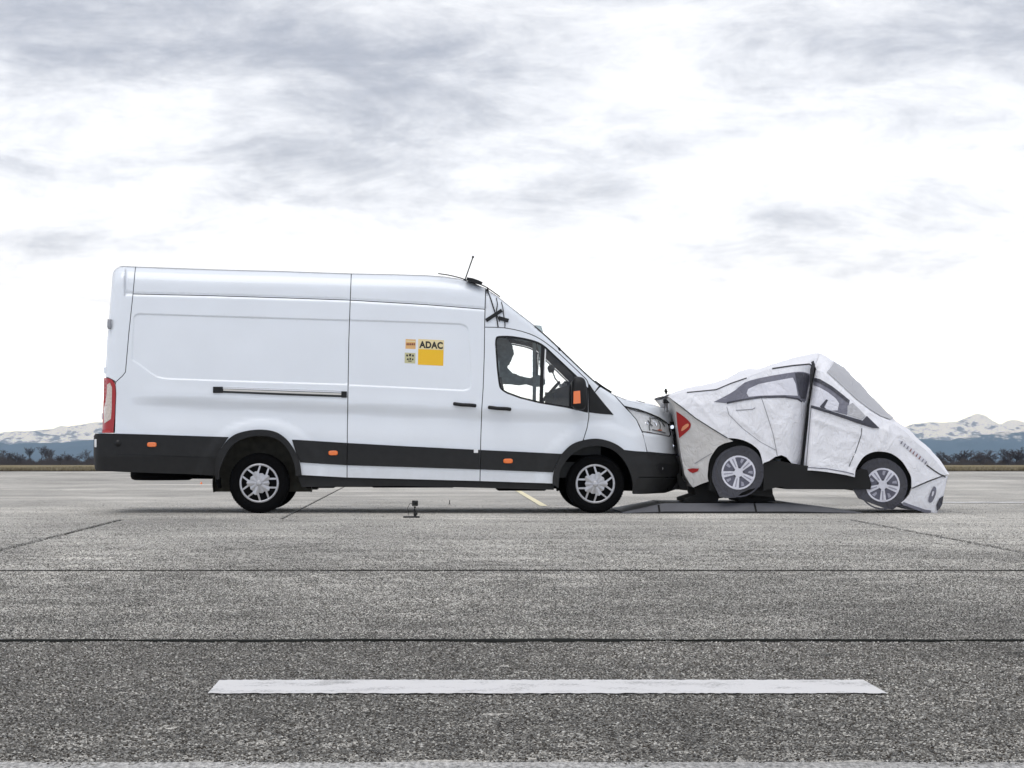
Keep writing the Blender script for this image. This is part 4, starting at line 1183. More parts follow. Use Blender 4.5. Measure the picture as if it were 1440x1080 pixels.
# wheels
def ring_fn(cx, cy, cz):
    return lambda r, a, y: (cx + r * math.cos(a), cy + y, cz + r * math.sin(a))
def van_wheel(cx, cz, side, rot):
    sg = 1 if side == 0 else -1
    cy = 0.045 if side == 0 else 2 * YC - 0.045
    RT = cz - 0.001
    w = empty('wheel', (cx, cy, cz)); w.parent = van; w.location = Vector((cx, cy, cz)) - van.location
    b_ = MB()
    prof = [(0.205, 0.012), (0.222, 0.0), (0.262, -0.012), (0.300, -0.010), (0.325, 0.004), (RT - .004, 0.028), (RT, 0.06), (RT, 0.165), (RT - .004, 0.195), (0.30, 0.225), (0.22, 0.215)]
    b_.lathe_y(prof[::-1], cx, cy, cz, 64, sg)
    for k in range(64):            # tread blocks at the shoulder
        a0 = 2 * math.pi * k / 64; a1 = a0 + 0.06
        P = lambda r, a, y: (cx + r * math.cos(a), cy + sg * y, cz + r * math.sin(a))
        r0, r1 = RT - .010, RT + .0008
        for y0, y1 in ((.022, .085), (.10, .19)):
            v = [P(r, a, y) for r in (r0, r1) for a in (a0, a1) for y in (y0, y1)]
            f = [(4, 5, 7, 6), (0, 4, 6, 2), (1, 3, 7, 5), (0, 1, 5, 4), (2, 6, 7, 3)]
            b_.add(v, f if sg > 0 else [q[::-1] for q in f])
    b_.build('tyre', M['rubber'], w)
    b_ = MB(); b_.lathe_y([(0.0, 0.05), (0.20, 0.05), (0.215, 0.02), (0.225, 0.02)][::-1], cx, cy, cz, 48, sg); b_.build('steel_rim', M['dark_gap'], w)
    # hub cap: outer ring, ten slim spokes in five pairs, faceted centre
    b_ = MB()
    b_.lathe_y([(0.226, 0.012), (0.224, -0.004), (0.212, -0.012), (0.200, -0.010), (0.197, 0.004)][::-1], cx, cy, cz, 64, sg)
    P = lambda r, a, y: (cx + r * math.cos(a), cy + sg * y, cz + r * math.sin(a))
    for k in range(5):
        c = rot + 2 * math.pi * k / 5
        for s_ in (-1, 1):
            a_o = c + s_ * 0.25; a_i = c + s_ * 0.46
            wo, wi = 0.048, 0.11
            q = [(0.203, a_o - wo, -.006), (0.203, a_o + wo, -.006), (0.112, a_i + wi, -.020), (0.112, a_i - wi, -.020)]
            v = [P(*p) for p in q] + [P(r, a, y + .022) for r, a, y in q]
            f = [(0, 1, 2, 3), (0, 4, 5, 1), (2, 6, 7, 3), (1, 5, 6, 2), (3, 7, 4, 0)]
            b_.add(v, f if sg < 0 else [t_[::-1] for t_ in f])
    # centre: five raised fan plates and five lower ones
    for k in range(10):
        c = rot + 2 * math.pi * k / 10; big = k % 2 == 1
        half = math.pi / 10
        ro = 0.140 if big else 0.118; yo = -.022 if big else -.016
        q = [P(0.024, c - half, -.030), P(0.024, c + half, -.030), P(ro * .93, c + half, yo + .004), P(ro, c, yo - (.006 if big else 0)), P(ro * .93, c - half, yo + .004)]
        q2 = [P(ro * .93, c + half, .02), P(ro, c, .02), P(ro * .93, c - half, .02)]
        v = q + q2
        f = [(0, 4, 3), (0, 3, 2, 1)[0:3] and (0, 3, 1), (1, 3, 2), (2, 3, 6, 5), (3, 4, 7, 6)]
        b_.add(v, f if sg > 0 else [t_[::-1] for t_ in f])
    b_.lathe_y([(0.036, -.022), (0.032, -.034), (0.020, -.038), (0.0, -.039)][::1], cx, cy, cz, 20, -sg if False else sg)
    b_.build('hub_cap', M['silver'], w)
    return w
van_wheel(RW[0], RW[1], 0, 0.0); van_wheel(FW[0], FW[1], 0, math.pi)
van_wheel(RW[0], RW[1], 1, 0.3); van_wheel(FW[0], FW[1], 1, 1.3)

# rail, handles, lamps, fuel sticker
def on_side(px, py, off): return Vector(fix(X(px), float(van_in(X(px), Z(py))) + off, Z(py)))
rail = panel('slide_rail', [(300, 544.2), (312, 544.4), (400, 547.5), (487.5, 550.3), (487.5, 558.8), (400, 555.8), (313, 552.2), (300, 552.2)], van_in, M['interior_grey'], van, off=-0.004, step=0.05, gap=0, lip=0.02)
ribbon('rail_edge', [(312, 545.5), (400, 548.6), (486, 551.6)], 0.013, van_in, M['chrome'], rail, off=-0.012, thick=.012)
ribbon('rail_edge', [(312, 551.0), (400, 554.6), (486, 557.4)], 0.015, van_in, M['black_plastic'], rail, off=-0.014, thick=.014)
ribbon('rail_channel', [(314, 548.2), (400, 551.5), (486, 554.5)], 0.020, van_in, M['rail'], rail, off=-0.008, thick=.004)
for a, b2 in ((299.5, 313.5), (480, 487.8)):
    yb = float(van_in(X(305), Z(548)))
    yo = 548.0 if a < 400 else 554.6
    b_ = MB(); b_.box(X(a), X(b2), yb - .022, yb + .01, Z(yo + 4.6), Z(yo - 4.2), .006); b_.build('rail_end_cap', M['black_plastic'], rail)
def door_handle(parent, px, py, mirror_y=None):
    p = on_side(px, py, 0)
    fy = (lambda y: y) if mirror_y is None else (lambda y: 2 * YC - y)
    b_ = MB()
    pts = [(-.118, .004, .012), (-.09, -.022, .008), (-.03, -.034, 0), (.04, -.034, -.003), (.09, -.024, -.006), (.118, .004, -.010)]
    b_.tube([(p.x + a, fy(p.y + b2), p.z + c) for a, b2, c in pts], 0.021, 10)
    b_.build('door_handle', M['black_plastic'], parent)
    b_ = MB()
    n = 16
    v = [(p.x + .0 + .055 * math.cos(2 * math.pi * k / n), fy(p.y - .003), p.z + .028 + .022 * math.sin(2 * math.pi * k / n)) for k in range(n)]
    b_.add(v, [tuple(range(n)) if mirror_y is None else tuple(reversed(range(n)))]); b_.build('handle_recess', M['paint'], parent)
door_handle(sdoor[0], 653.5, 569.3); door_handle(fdoor[0], 702.5, 574.3); door_handle(sdoor[1], 653.5, 569.3, 1); door_handle(fdoor[1], 702.5, 574.3, 1)
for px, py in ((213.5, 625.3), (468.5, 637), (714.5, 648.3)):
    for mir in (0, 1):
        p = on_side(px, py, -0.014)
        n = 24; b_ = MB(); v = []
        for rr, yy in ((1.0, .004), (0.95, -.006), (0.8, -.010)):
            for k in range(n):
                a = 2 * math.pi * k / n
                sx = (abs(math.cos(a)) ** 0.5) * math.copysign(1, math.cos(a)) * .054 * rr; sz = (abs(math.sin(a)) ** 0.6) * math.copysign(1, math.sin(a)) * .027 * rr
                y = p.y + yy
                v.append((p.x + sx, y if not mir else 2 * YC - y, p.z + sz))
        f = [(i * n + k, i * n + (k + 1) % n, (i + 1) * n + (k + 1) % n, (i + 1) * n + k) for i in range(2) for k in range(n)] + [tuple(range(2 * n, 3 * n))]
        b_.add(v, f if not mir else [q[::-1] for q in f]); b_.build('side_marker', M['orange'], van)
p = on_side(669.3, 634.3, -0.015)
b_ = MB(); b_.box(p.x - .024, p.x + .024, p.y - .003, p.y + .004, p.z - .02, p.z + .02); b_.build('white_tag', M['white_plastic'], van)

# door mirrors
for mir in (0, 1):
    fy = (lambda y: y) if not mir else (lambda y: 2 * YC - y)
    b_ = MB()
    sec = cr([(806, 531.5), (815, 530.5), (821, 534), (823.5, 545), (823.5, 566), (821, 575.5), (812, 577.5), (805, 575), (803.2, 566), (803.2, 545)], 3, True)
    n = len(sec); c = np.array(sec).mean(0)
    v = []
    prof = [(0.0, .20, 0), (-.02, .55, 0), (-.07, .9, 0), (-.14, 1.0, 0), (-.22, .97, 0), (-.27, .85, 0), (-.285, .55, 0)]
    for yy, k, _ in prof:
        for a, b2 in sec:
            q = c + (np.array((a, b2)) - c) * k
            v.append((X(q[0]), fy(yy), Z(q[1])))
    f = [(i * n + k, i * n + (k + 1) % n, (i + 1) * n + (k + 1) % n, (i + 1) * n + k) for i in range(len(prof) - 1) for k in range(n)]
    f.append(tuple(range((len(prof) - 1) * n, len(prof) * n)))
    f = f if not mir else [q[::-1] for q in f]
    b_.add(v, f, True)
    b_.box(X(808), X(822), min(fy(-.02), fy(.06)), max(fy(-.02), fy(.06)), Z(574), Z(556), .006)
    mo = b_.build('door_mirror', M['black_plastic'], van)
    b_ = MB(); b_.prism(xz([(804.5, 551), (813.5, 550), (814.3, 567.5), (804.2, 568.5)][::-1]).tolist() if True else [], *sorted((fy(-.302), fy(-.262)))); b_.build('indicator', M['orange'], mo)
    b_ = MB(); b_.box(X(802.2), X(803.4), *sorted((fy(-.26), fy(-.05))), Z(572), Z(537)); b_.build('mirror_glass', M['black_gloss'], mo)

# cab interior
b_ = MB(); b_.box(X(686), X(690), 0.16, 1.90, Z(672), Z(425)); b_.build('bulkhead', M['interior_grey'], van)
b_ = MB(); b_.box(X(690), X(850), 0.12, 1.94, Z(672), Z(650)); b_.build('cab_floor', M['interior'], van)
b_ = MB(); b_.prism(xz([(779, 556), (786, 545), (800, 541), (826, 541), (842, 546), (846, 580), (846, 640), (806, 640), (800, 590), (780, 575)][::-1]).tolist(), 0.14, 1.92); b_.build('dashboard', M['interior'], van)
b_ = MB()
for k in range(3): b_.box(X(790 + 5 * k), X(793 + 5 * k), .5 + .2 * k, .62 + .2 * k, Z(542.5), Z(538 - k), .004)
b_.build('dashboard_clutter', M['steel'], van)
for yc_, nm in ((0.55, 'seat'), (1.5, 'seat')):
    st = empty('seat', (X(720), yc_, Z(660))); st.parent = van; st.location = Vector((X(720), yc_, Z(660))) - van.location
    b_ = MB(); b_.box(X(702), X(760), yc_ - .25, yc_ + .25, Z(618), Z(598), .05); b_.build('cushion', M['interior'], st)
    b_ = MB(); b_.prism(xz([(713, 606), (701, 560), (698.5, 530), (706, 529), (713, 560), (728, 604)][::-1]).tolist(), yc_ - .24, yc_ + .24); b_.build('backrest', M['interior'], st)
    b_ = MB(); b_.box(X(695.5), X(704), yc_ - .13, yc_ + .13, Z(523), Z(503), .03); b_.build('headrest', M['film'], st)
    b_ = MB(); b_.box(X(705), X(755), yc_ - .22, yc_ + .22, Z(655), Z(618)); b_.build('seat_base', M['interior'], st)
b_ = MB(); c = Vector((X(780), 1.5, Z(551)))
ax = Vector((-.75, 0, .66)).normalized(); u = Vector((0, 1, 0)); w_ = ax.cross(u)
b_.tube([c + (u * math.cos(a) + w_ * math.sin(a)) * .19 for a in np.linspace(0, 2 * math.pi, 33)], 0.016, 8)
for a in (0.3, math.pi - .3, -math.pi / 2): b_.tube([c, c + (u * math.cos(a) + w_ * math.sin(a)) * .19], 0.018, 6)
b_.tube([c, c - ax * .25], 0.03, 8); b_.build('steering_wheel', M['interior'], van)
# dark, ragged film left round the far door window
def ragged(pts, amp, seed):
    r = random.Random(seed); P = densify(np.array(pts, float), 2.5)
    return [(a + r.uniform(-amp, amp), b2 + r.uniform(-amp, amp)) for a, b2 in P]
def far(pts, y=1.86):
    o = []
    for a, b2 in pts:
        q = at(a, b2, y); o.append((PX0 + q.x * S, PYG - q.z * S))
    return o
FILM_OUT = [(692, 462), (752, 468), (757, 486), (757, 545), (753, 549), (742, 548.5), (732, 545.5), (722, 547), (712, 545.5), (692, 545)]
FILM_HOLE = ragged([(700, 484), (713, 484.5), (721, 488.5), (736, 489), (745, 489), (748, 502), (749.5, 520), (750.5, 533), (735, 537), (720, 533), (712, 529), (707, 523.5), (712, 515), (716, 505), (713.5, 494), (708, 486.5)], 0.7, 3)
panel('window_film', far(FILM_OUT), lambda x, z: np.full_like(np.asarray(x, float), 1.86), M['film'], van, holes=[far(FILM_HOLE)], step=0.08, lip=0.004)
b_ = MB(); q = at(751.5, 505, 1.8); b_.box(q.x - .02, q.x + .02, 1.8, 1.84, Z(560), Z(470)); b_.build('grab_bar', M['film'], van)
# camera hung behind the door glass
b_ = MB(); q = at(775, 518, 0.6)
bm = bmesh.new(); bmesh.ops.create_icosphere(bm, subdivisions=2, radius=0.045); bm.verts.index_update()
b_.add([(q.x + p.co.x, q.y + p.co.y, q.z + p.co.z) for p in bm.verts], [[p.index for p in f.verts] for f in bm.faces], True); bm.free()
b_.box(q.x - .03, q.x + .035, q.y - .02, q.y + .04, q.z - .05, q.z + .0, .01)
b_.tube([q, q + Vector((.05, .02, -.12)), q + Vector((.12, .05, -.2))], .008, 6); b_.build('cab_camera', M['black_gloss'], van)
b_ = MB(); b_.box(X(768), X(806), 0.26, 0.30, Z(579), Z(551)); b_.build('door_lining', mat('door_lining', (0.06, 0.065, 0.05), 0.85, noise=.4, nscale=8), van)
b_ = MB(); b_.box(X(690), X(762), 0.22, 0.26, Z(600), Z(569)); b_.build('door_lining', M['interior'], van)

# stickers on the sliding door
def sticker(name, poly, m, parent, off=-0.0015):
    return panel(name, poly, van_in, m, parent, off=off, step=0.05, lip=0.002)
STQ = [(588.3, 477), (624.2, 478.6), (623.3, 514.5), (587.6, 512.8)]
st = sticker('yellow_sticker', STQ, M['yellow'], van)
sticker('sticker_head', [(588.6, 477.4), (623.9, 478.9), (623.6, 492.3), (588.2, 490.8)], M['cream'], st, -0.003)
def text_mesh(name, s, fit, m, parent, off, shear=0.0):
    cu = bpy.data.curves.new(name, 'FONT'); cu.body = s; cu.extrude = 0.0; cu.offset = 0.045; cu.space_character = 1.08; cu.shear = shear
    ob = bpy.data.objects.new(name, cu); COL.objects.link(ob)
    bpy.context.view_layer.update()
    me = bpy.data.meshes.new_from_object(ob.evaluated_get(bpy.context.evaluated_depsgraph_get()))
    bpy.data.objects.remove(ob)
    P = np.array([v.co[:2] for v in me.vertices]); lo, hi = P.min(0), P.max(0)
    (xa, ya), (xb, yb), (xc, yc) = fit            # px: bottom-left, bottom-right, top-left
    vv = []
    for a, b2 in (P - lo) / (hi - lo):
        px = xa + (xb - xa) * a + (xc - xa) * b2; py = ya + (yb - ya) * a + (yc - ya) * b2
        vv.append(fix(X(px), float(van_in(X(px), Z(py))) + off, Z(py)))
    for v, q in zip(me.vertices, vv): v.co = q
    me.materials.clear(); me.update()
    return link(name, me, m, parent)
text_mesh('lettering', 'ADAC', ((589.6, 489.3), (622.8, 491.0), (589.6, 479.3)), M['ink'], st, -0.0045)
s2 = sticker('tan_sticker', [(570.4, 476.8), (584.7, 477.4), (584.4, 490.9), (570.1, 490.3)], M['sticker_tan'], van)
sticker('sticker_band', [(571, 478.6), (584.2, 479.2), (584.1, 481), (570.9, 480.4)], M['cream'], s2, -0.003)
r_ = random.Random(4)
for k in range(5):
    a = 571.6 + k * 2.5
    sticker('print_mark', [(a, 482.6), (a + 1.9, 482.7), (a + 1.8, 485.6), (a, 485.5)], M['ink_brown'], s2, -0.003)
s3 = sticker('olive_sticker', [(569.2, 495.8), (584.2, 496.5), (583.9, 511.2), (568.9, 510.5)], M['sticker_olive'], van)
for (a, b2, w_, h_) in ((571, 498.3, 3, 3.2), (575, 497.3, 3.4, 4), (579.2, 498.5, 3, 3.2), (572, 503.8, 3, 2.8), (575.6, 503, 2.6, 3.4), (579, 504, 2.6, 2.8), (573.5, 507, 6, 1.6)):
    sticker('print_mark', [(a + w_ * .2, b2), (a + w_, b2 + .5), (a + w_ * .8, b2 + h_), (a, b2 + h_ * .8)], M['ink'], s3, -0.003)

# roof equipment: mast antenna, black box, taped cables
def roofp(px, py, y): return Vector((X(px), y, Z(py)))
b_ = MB(); b_.tube([roofp(654.2, 391.5, .45), roofp(657, 383, .45), roofp(666, 357.5, .45)], 0.007, 8); b_.lathe_y([(0.001, -.012), (.014, -.006), (.014, .006), (.001, .012)], X(666), .45, Z(357.3), 10)
b_.tube([roofp(654, 396.5, .45), roofp(654.5, 390, .45)], 0.02, 8); b_.build('antenna', M['black_gloss'], van)
b_ = MB()
p, q = roofp(656.5, 390.5, .20), roofp(679.5, 397.5, .20)
dv = (q - p).normalized(); nv = Vector((-dv.z, 0, dv.x)); 
v = []
for t_, h0, h1 in ((0, -.012, .014), (.06, -.022, .022), (.13, -.018, .020), (.185, -.014, .012)):
    for y in (.12, .28):
        for h in (h0, h1): v.append(p + dv * t_ + nv * h + Vector((0, y - .20, 0)))
f = []
for i in range(3):
    a = 4 * i
    f += [(a, a + 4, a + 5, a + 1), (a + 2, a + 3, a + 7, a + 6), (a + 1, a + 5, a + 7, a + 3), (a, a + 2, a + 6, a + 4)]
f += [(0, 1, 3, 2), (12, 14, 15, 13)]
b_.add(v, f); b_.build('roof_box', M['black_plastic'], van)
b_ = MB(); b_.prism(xz([(683.5, 407), (688, 408), (686.5, 402)][::-1]).tolist()[::-1], .14, .22); b_.build('cable_guide', M['black_gloss'], van)
def cable(pts, r=.0055, offs=-.008):
    b_ = MB(); P = cr(pts, 4)
    b_.tube([on_side(a, min(max(b2, 0), 720), offs) if b2 > np.interp(a, [p[0] for p in RC], [p[1] for p in RC]) + .5 else roofp(a, b2, .25) for a, b2 in P], r, 6)
    return b_.build('cable', M['black_gloss'], van)
b_ = MB(); b_.tube([roofp(a, b2 - 1.5, .20) for a, b2 in cr([(616, 384.5), (630, 386.5), (645, 390), (656, 393.5), (668, 397), (682, 402.5), (690, 407.5), (704, 417.5)], 3)], .007, 6); b_.build('cable', M['black_gloss'], van)
cable([(686, 409.5), (690, 420), (694, 433), (698, 446), (700.5, 460)], .007)
cable([(698, 419), (699.5, 428), (698, 440), (703, 452)], .005)
cable([(705, 424.5), (707, 432), (708.5, 444), (710, 455), (710, 461)], .005)
for poly in ([(682.3, 448.5), (704.5, 434.2), (707.2, 438.2), (685, 452.8)], [(701.5, 444.3), (715.8, 448.4), (714.4, 453.4), (700.2, 449.4)]):
    panel('tape_strip', poly, van_in, M['black_plastic'], van, off=-0.016, step=0.05, lip=0.012)
# ================================================================== the folded soft car (printed cover over foam)
YK = 0.86
car = tag(empty('crash_test_car', (X(1140), YK, 0)), 'white fabric dummy car folded upward in the middle in front of the van', 'dummy car')
def fabric_mat(name, col):
    m, t, b = mat_new(name)
    N = t.nodes.new; K = t.links.new
    g = N('ShaderNodeTexCoord')
    n = N('ShaderNodeTexNoise'); n.inputs['Scale'].default_value = 4.0; n.inputs['Detail'].default_value = 7; n.inputs['Roughness'].default_value = 0.6; n.inputs['Distortion'].default_value = 0.6
    K(g.outputs['Object'], n.inputs['Vector'])
    n2 = N('ShaderNodeTexNoise'); n2.inputs['Scale'].default_value = 2.2; n2.inputs['Detail'].default_value = 5
    K(g.outputs['Object'], n2.inputs['Vector'])
    r = N('ShaderNodeMapRange'); r.inputs['From Min'].default_value = 0.35; r.inputs['From Max'].default_value = 0.7; r.inputs['To Min'].default_value = 1.0; r.inputs['To Max'].default_value = 0.9
    K(n2.outputs['Fac'], r.inputs['Value'])
    s_ = N('ShaderNodeVectorMath'); s_.operation = 'SCALE'; s_.inputs[0].default_value = col; K(r.outputs[0], s_.inputs['Scale']); K(s_.outputs[0], b.inputs['Base Color'])
    bp = N('ShaderNodeBump'); bp.inputs['Distance'].default_value = 0.05; bp.inputs['Strength'].default_value = 0.6
    # sharp creases: ridged noise over the soft billows
    mp = N('ShaderNodeMapping'); mp.inputs['Scale'].default_value = (1.0, 1.0, 0.55); mp.inputs['Rotation'].default_value = (0, 0.5, 0); K(g.outputs['Object'], mp.inputs[0])
    n3 = N('ShaderNodeTexNoise'); n3.inputs['Scale'].default_value = 6.5; n3.inputs['Detail'].default_value = 3; n3.inputs['Distortion'].default_value = 1.2; K(mp.outputs[0], n3.inputs['Vector'])
    sb_ = N('ShaderNodeMath'); sb_.operation = 'SUBTRACT'; sb_.inputs[1].default_value = 0.5; K(n3.outputs['Fac'], sb_.inputs[0])
    ab_ = N('ShaderNodeMath'); ab_.operation = 'ABSOLUTE'; K(sb_.outputs[0], ab_.inputs[0])
    mi_ = N('ShaderNodeMath'); mi_.operation = 'MINIMUM'; mi_.inputs[1].default_value = 0.09; K(ab_.outputs[0], mi_.inputs[0])
    ma_ = N('ShaderNodeMath'); ma_.operation = 'MULTIPLY_ADD'; ma_.inputs[1].default_value = 1.6; K(mi_.outputs[0], ma_.inputs[0]); K(n.outputs['Fac'], ma_.inputs[2])
    K(ma_.outputs[0], bp.inputs['Height']); K(bp.outputs[0], b.inputs['Normal'])
    b.inputs['Roughness'].default_value = 0.42; b.inputs['Specular IOR Level'].default_value = 0.5
    return m
M['fabric'] = fabric_mat('white_cover', (0.86, 0.86, 0.895))
M['fabric_shaded_dirty'] = fabric_mat('shaded_soiled_cover', (0.68, 0.665, 0.65))  # dirt, plus the shade of the down-turned rear corner painted in
M['print_dark'] = fabric_mat('print_dark', (0.045, 0.045, 0.06))
M['print_grey'] = fabric_mat('print_grey', (0.17, 0.17, 0.21))
M['print_tyre'] = fabric_mat('print_tyre', (0.045, 0.045, 0.055))
M['print_rim'] = fabric_mat('print_rim', (0.70, 0.70, 0.77))
M['print_rim_dark'] = fabric_mat('print_rim_dark', (0.10, 0.10, 0.135))
M['print_rim_mid'] = fabric_mat('print_rim_mid', (0.34, 0.34, 0.41))
M['print_pane'] = fabric_mat('print_pane', (0.70, 0.70, 0.76))
M['print_screen'] = fabric_mat('print_screen', (0.46, 0.46, 0.48))
M['foam'] = mat('black_foam', (0.012, 0.012, 0.012), 0.95)
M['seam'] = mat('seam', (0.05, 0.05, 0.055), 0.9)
M['seam_grey'] = mat('seam_grey', (0.30, 0.30, 0.32), 0.9)
CREASES = [(np.array((X(a), Z(b2))), np.array((X(c), Z(d))), amp, wd) for a, b2, c, d, amp, wd in (
    (1024, 578, 1094, 640, .016, .05), (1066, 545, 1093, 640, -.014, .05), (1045, 600, 1093, 638, -.012, .03), (1085, 575, 1094, 636, .012, .04),
    (1145, 590, 1212, 612, .010, .03), (1150, 640, 1195, 655, -.008, .04), (1212, 600, 1195, 660, -.010, .02), (1250, 600, 1235, 632, .012, .03),
    (1262, 605, 1275, 655, -.010, .03), (975, 560, 1010, 600, .012, .03), (1000, 545, 1015, 590, -.010, .03), (1120, 575, 1118, 640, -.014, .03))]
def crease(x, z):
    y = np.zeros_like(x)
    for a, b2, amp, wd in CREASES:
        ab = b2 - a; l2 = float(ab @ ab)
        t_ = np.clip(((x - a[0]) * ab[0] + (z - a[1]) * ab[1]) / l2, 0, 1)
        d = np.hypot(x - a[0] - t_ * ab[0], z - a[1] - t_ * ab[1])
        y -= amp * np.exp(-(d / wd) ** 2)
    y += 0.006 * np.sin(7.1 * x + 3.3 * z + 1.2 * np.sin(5 * z)) + 0.004 * np.sin(11 * z - 6 * x + 2.0 * np.sin(4.1 * x)) + 0.0025 * np.sin(23 * x + 9 * z + 2 * np.sin(13 * z))
    return y
def fold_px(py): return np.interp(py, [500, 520, 570, 600, 640, 665], [1153, 1145, 1137, 1134, 1130, 1127])
def car_in(x, z):
    x = np.asarray(x, float); z = np.asarray(z, float)
    px = PX0 + x * S; py = PYG - z * S
    a = px - fold_px(py)
    y = 0.02 + np.where(a < 0, 0.30 * np.exp(-(np.abs(a) / 11.0) ** 1.2), 0.22 * np.exp(-(np.abs(a) / 5.0) ** 1.5))
    # glasshouse leans in above the waist of each half
    waist_r = 567 - (px - 1000) * 0.06
    waist_f = 570 + (px - 1138) * 0.33
    up = np.where(a < 0, waist_r - py, waist_f - py) / S
    y += 0.30 * np.clip(up, 0, 1)
    # front corner runs back to the nose
    y += 0.30 * np.clip((px - 1262) / 75.0, 0, 1.2) ** 2
    return y + crease(x, z)
SEAMR = [(938, 557.5), (958, 572), (978, 588), (1000, 602), (1023, 616)]
Sx = np.array([a for a, _ in SEAMR]); Sy = np.array([b2 for _, b2 in SEAMR])
def rear_in(x, z):
    """the crumpled rear corner below the seam, turned down and back towards the van"""
    x = np.asarray(x, float); z = np.asarray(z, float)
    px = PX0 + x * S; py = PYG - z * S
    below = np.clip(py - np.interp(px, Sx, Sy), -5, 200) / S
    return 0.02 + 0.22 * below + 0.38 * np.clip((1000 - px) / S, 0, 2) ** 1.1 * np.clip(below, 0, 1) ** .5 + 0.8 * crease(x, z)
KK = dict(step=0.03, mirror=YK)
ARCH_R = cr([(1073, 653), (1071, 643), (1067, 633), (1057, 624.5), (1045, 619), (1033, 616.5), (1023, 616)], 3)
TOP_R = [(938, 557), (966, 551), (1007, 547), (1028, 538), (1050, 530.5), (1070, 523), (1086, 517.5), (1115, 513), (1138, 511), (1146, 514)]
FOLD = [(1145, 520), (1140.5, 540), (1135, 570), (1131.5, 600), (1127.5, 640), (1124, 661)]
rear_cover = panel('rear_cover', TOP_R + FOLD + [(1118, 657), (1112, 650), (1106, 643), (1099, 640), (1090, 642.5), (1082, 648), (1074, 651)] + ARCH_R + SEAMR[::-1], car_in, M['fabric'], car, lip=0.03, feats=np.array([(X(float(fold_px(q)) - k), Z(q)) for q in range(520, 660, 4) for k in (1, 3, 5, 8, 11, 14)]), **KK)
corner = panel('rear_corner', SEAMR + [(1031, 620.5)] + cr([(1020, 623), (1010, 628), (1003, 637), (998, 646), (996, 657), (995, 670), (996.5, 677)], 2) + [(985, 681), (975, 685.5), (970, 680), (963, 668), (958, 642), (955, 617), (952, 595), (950, 578), (946, 568)], rear_in, M['fabric_shaded_dirty'], car, lip=0.03, off=0.004, **KK)
TOP_F = [(1147.5, 520), (1157, 523.5), (1178, 544), (1200, 564), (1220, 578.5), (1237, 587.5), (1252, 592), (1270, 604.5), (1287, 621), (1303, 634), (1318, 650), (1332, 667)]
ARCH_F = cr([(1282, 686), (1281.5, 671), (1275, 658), (1267, 647), (1254, 638), (1240, 635), (1227, 636), (1215, 642), (1207, 653), (1203, 662), (1202, 671)], 3)
front_cover = panel('front_cover', TOP_F + [(1327, 668), (1305, 676)] + ARCH_F + [(1190, 668), (1178, 666), (1162, 663.5), (1142, 661.5), (1130, 661.5)] + [(1132, 640), (1136.5, 600), (1139, 570), (1143.5, 540)], car_in, M['fabric'], car, lip=0.03, feats=np.array([(X(float(fold_px(q)) + k), Z(q)) for q in range(524, 660, 4) for k in (1.0, 2, 3.5, 5, 7)]), **KK)
BUMP = [(1282, 687), (1305, 677), (1327, 669), (1333, 668.5), (1332, 674), (1327, 697), (1323, 712), (1317.5, 720.8), (1308, 721), (1300, 719.5), (1267, 707), (1274, 701), (1279, 695)]
bumper = panel('front_bumper', BUMP, lambda x, z: car_in(x, z) + 0.10 * np.clip(Z(668) - z, 0, 1), M['fabric'], car, lip=0.06, off=0.006, **KK)
bump_fn = lambda x, z: car_in(x, z) + 0.10 * np.clip(Z(668) - np.asarray(z, float), 0, 1)
# roof halves, windscreen and bonnet: skins stretched over the crown
def skin(name, edge, crown, mtl, fn, ny=16, pw=2.0, inset=0.0, lift=0.0, span=1.0, n=40):
    tt = np.linspace(0, 1, n)
    E = np.array(edge, float); C = np.array(crown, float)
    def res(A):
        l = np.r_[0, np.cumsum(np.hypot(*np.diff(A, axis=0).T))]; l /= l[-1]
        return np.stack([np.interp(tt, l, A[:, 0]), np.interp(tt, l, A[:, 1])], 1)
    E, C = res(E), res(C)
    ex, ez = X(E[:, 0]), Z(E[:, 1]); ye = fn(ex, ez); ex, ye, ez = fix(ex, ye, ez)
    v = []
    for i in range(n):
        c = at(C[i, 0], C[i, 1], YK)
        for j in range(ny + 1):
            t_ = (-1 + 2 * j / ny) * span
            w = 1 - abs(t_) ** pw
            wob = 0.010 * math.sin(9 * t_ + 0.6 * i) * w + 0.006 * math.sin(23 * t_ + 1.1 * i) * w
            v.append((ex[i] + (c.x - ex[i]) * w, YK + t_ * (YK - ye[i]), ez[i] + (c.z - ez[i]) * w + wob * .6 + lift))
    f = [(i * (ny + 1) + j, (i + 1) * (ny + 1) + j, (i + 1) * (ny + 1) + j + 1, i * (ny + 1) + j + 1) for i in range(n - 1) for j in range(ny)]
    return link(name, mesh(name, v, f, True), mtl, car)
skin('roof_cover', TOP_R, [(941, 555), (966, 546), (1006, 538.5), (1030, 530), (1043, 521.5), (1054, 518.5), (1068, 520), (1086, 513), (1118, 503), (1140, 498), (1150, 496.5)], M['fabric'], car_in, pw=2.4)
skin('windscreen_cover', [(1146, 514), (1148, 520), (1157, 523.5), (1178, 544), (1200, 564), (1220, 578.5), (1237, 587.5), (1252, 592)], [(1150, 496.5), (1157, 499), (1171, 510), (1183, 518.5), (1193, 528), (1207, 542), (1220, 557), (1237, 575), (1253, 591)], M['fabric'], car_in, pw=2.6)
skin('windscreen_print', [(1160, 527.5), (1178, 544.5), (1200, 564.5), (1220, 579), (1237, 588), (1250, 591.6)], [(1170, 509), (1184, 519), (1193, 528), (1207, 542), (1220, 557), (1237, 575), (1250, 588.5)], M['print_screen'], car_in, pw=2.6, lift=0.012, span=0.94)
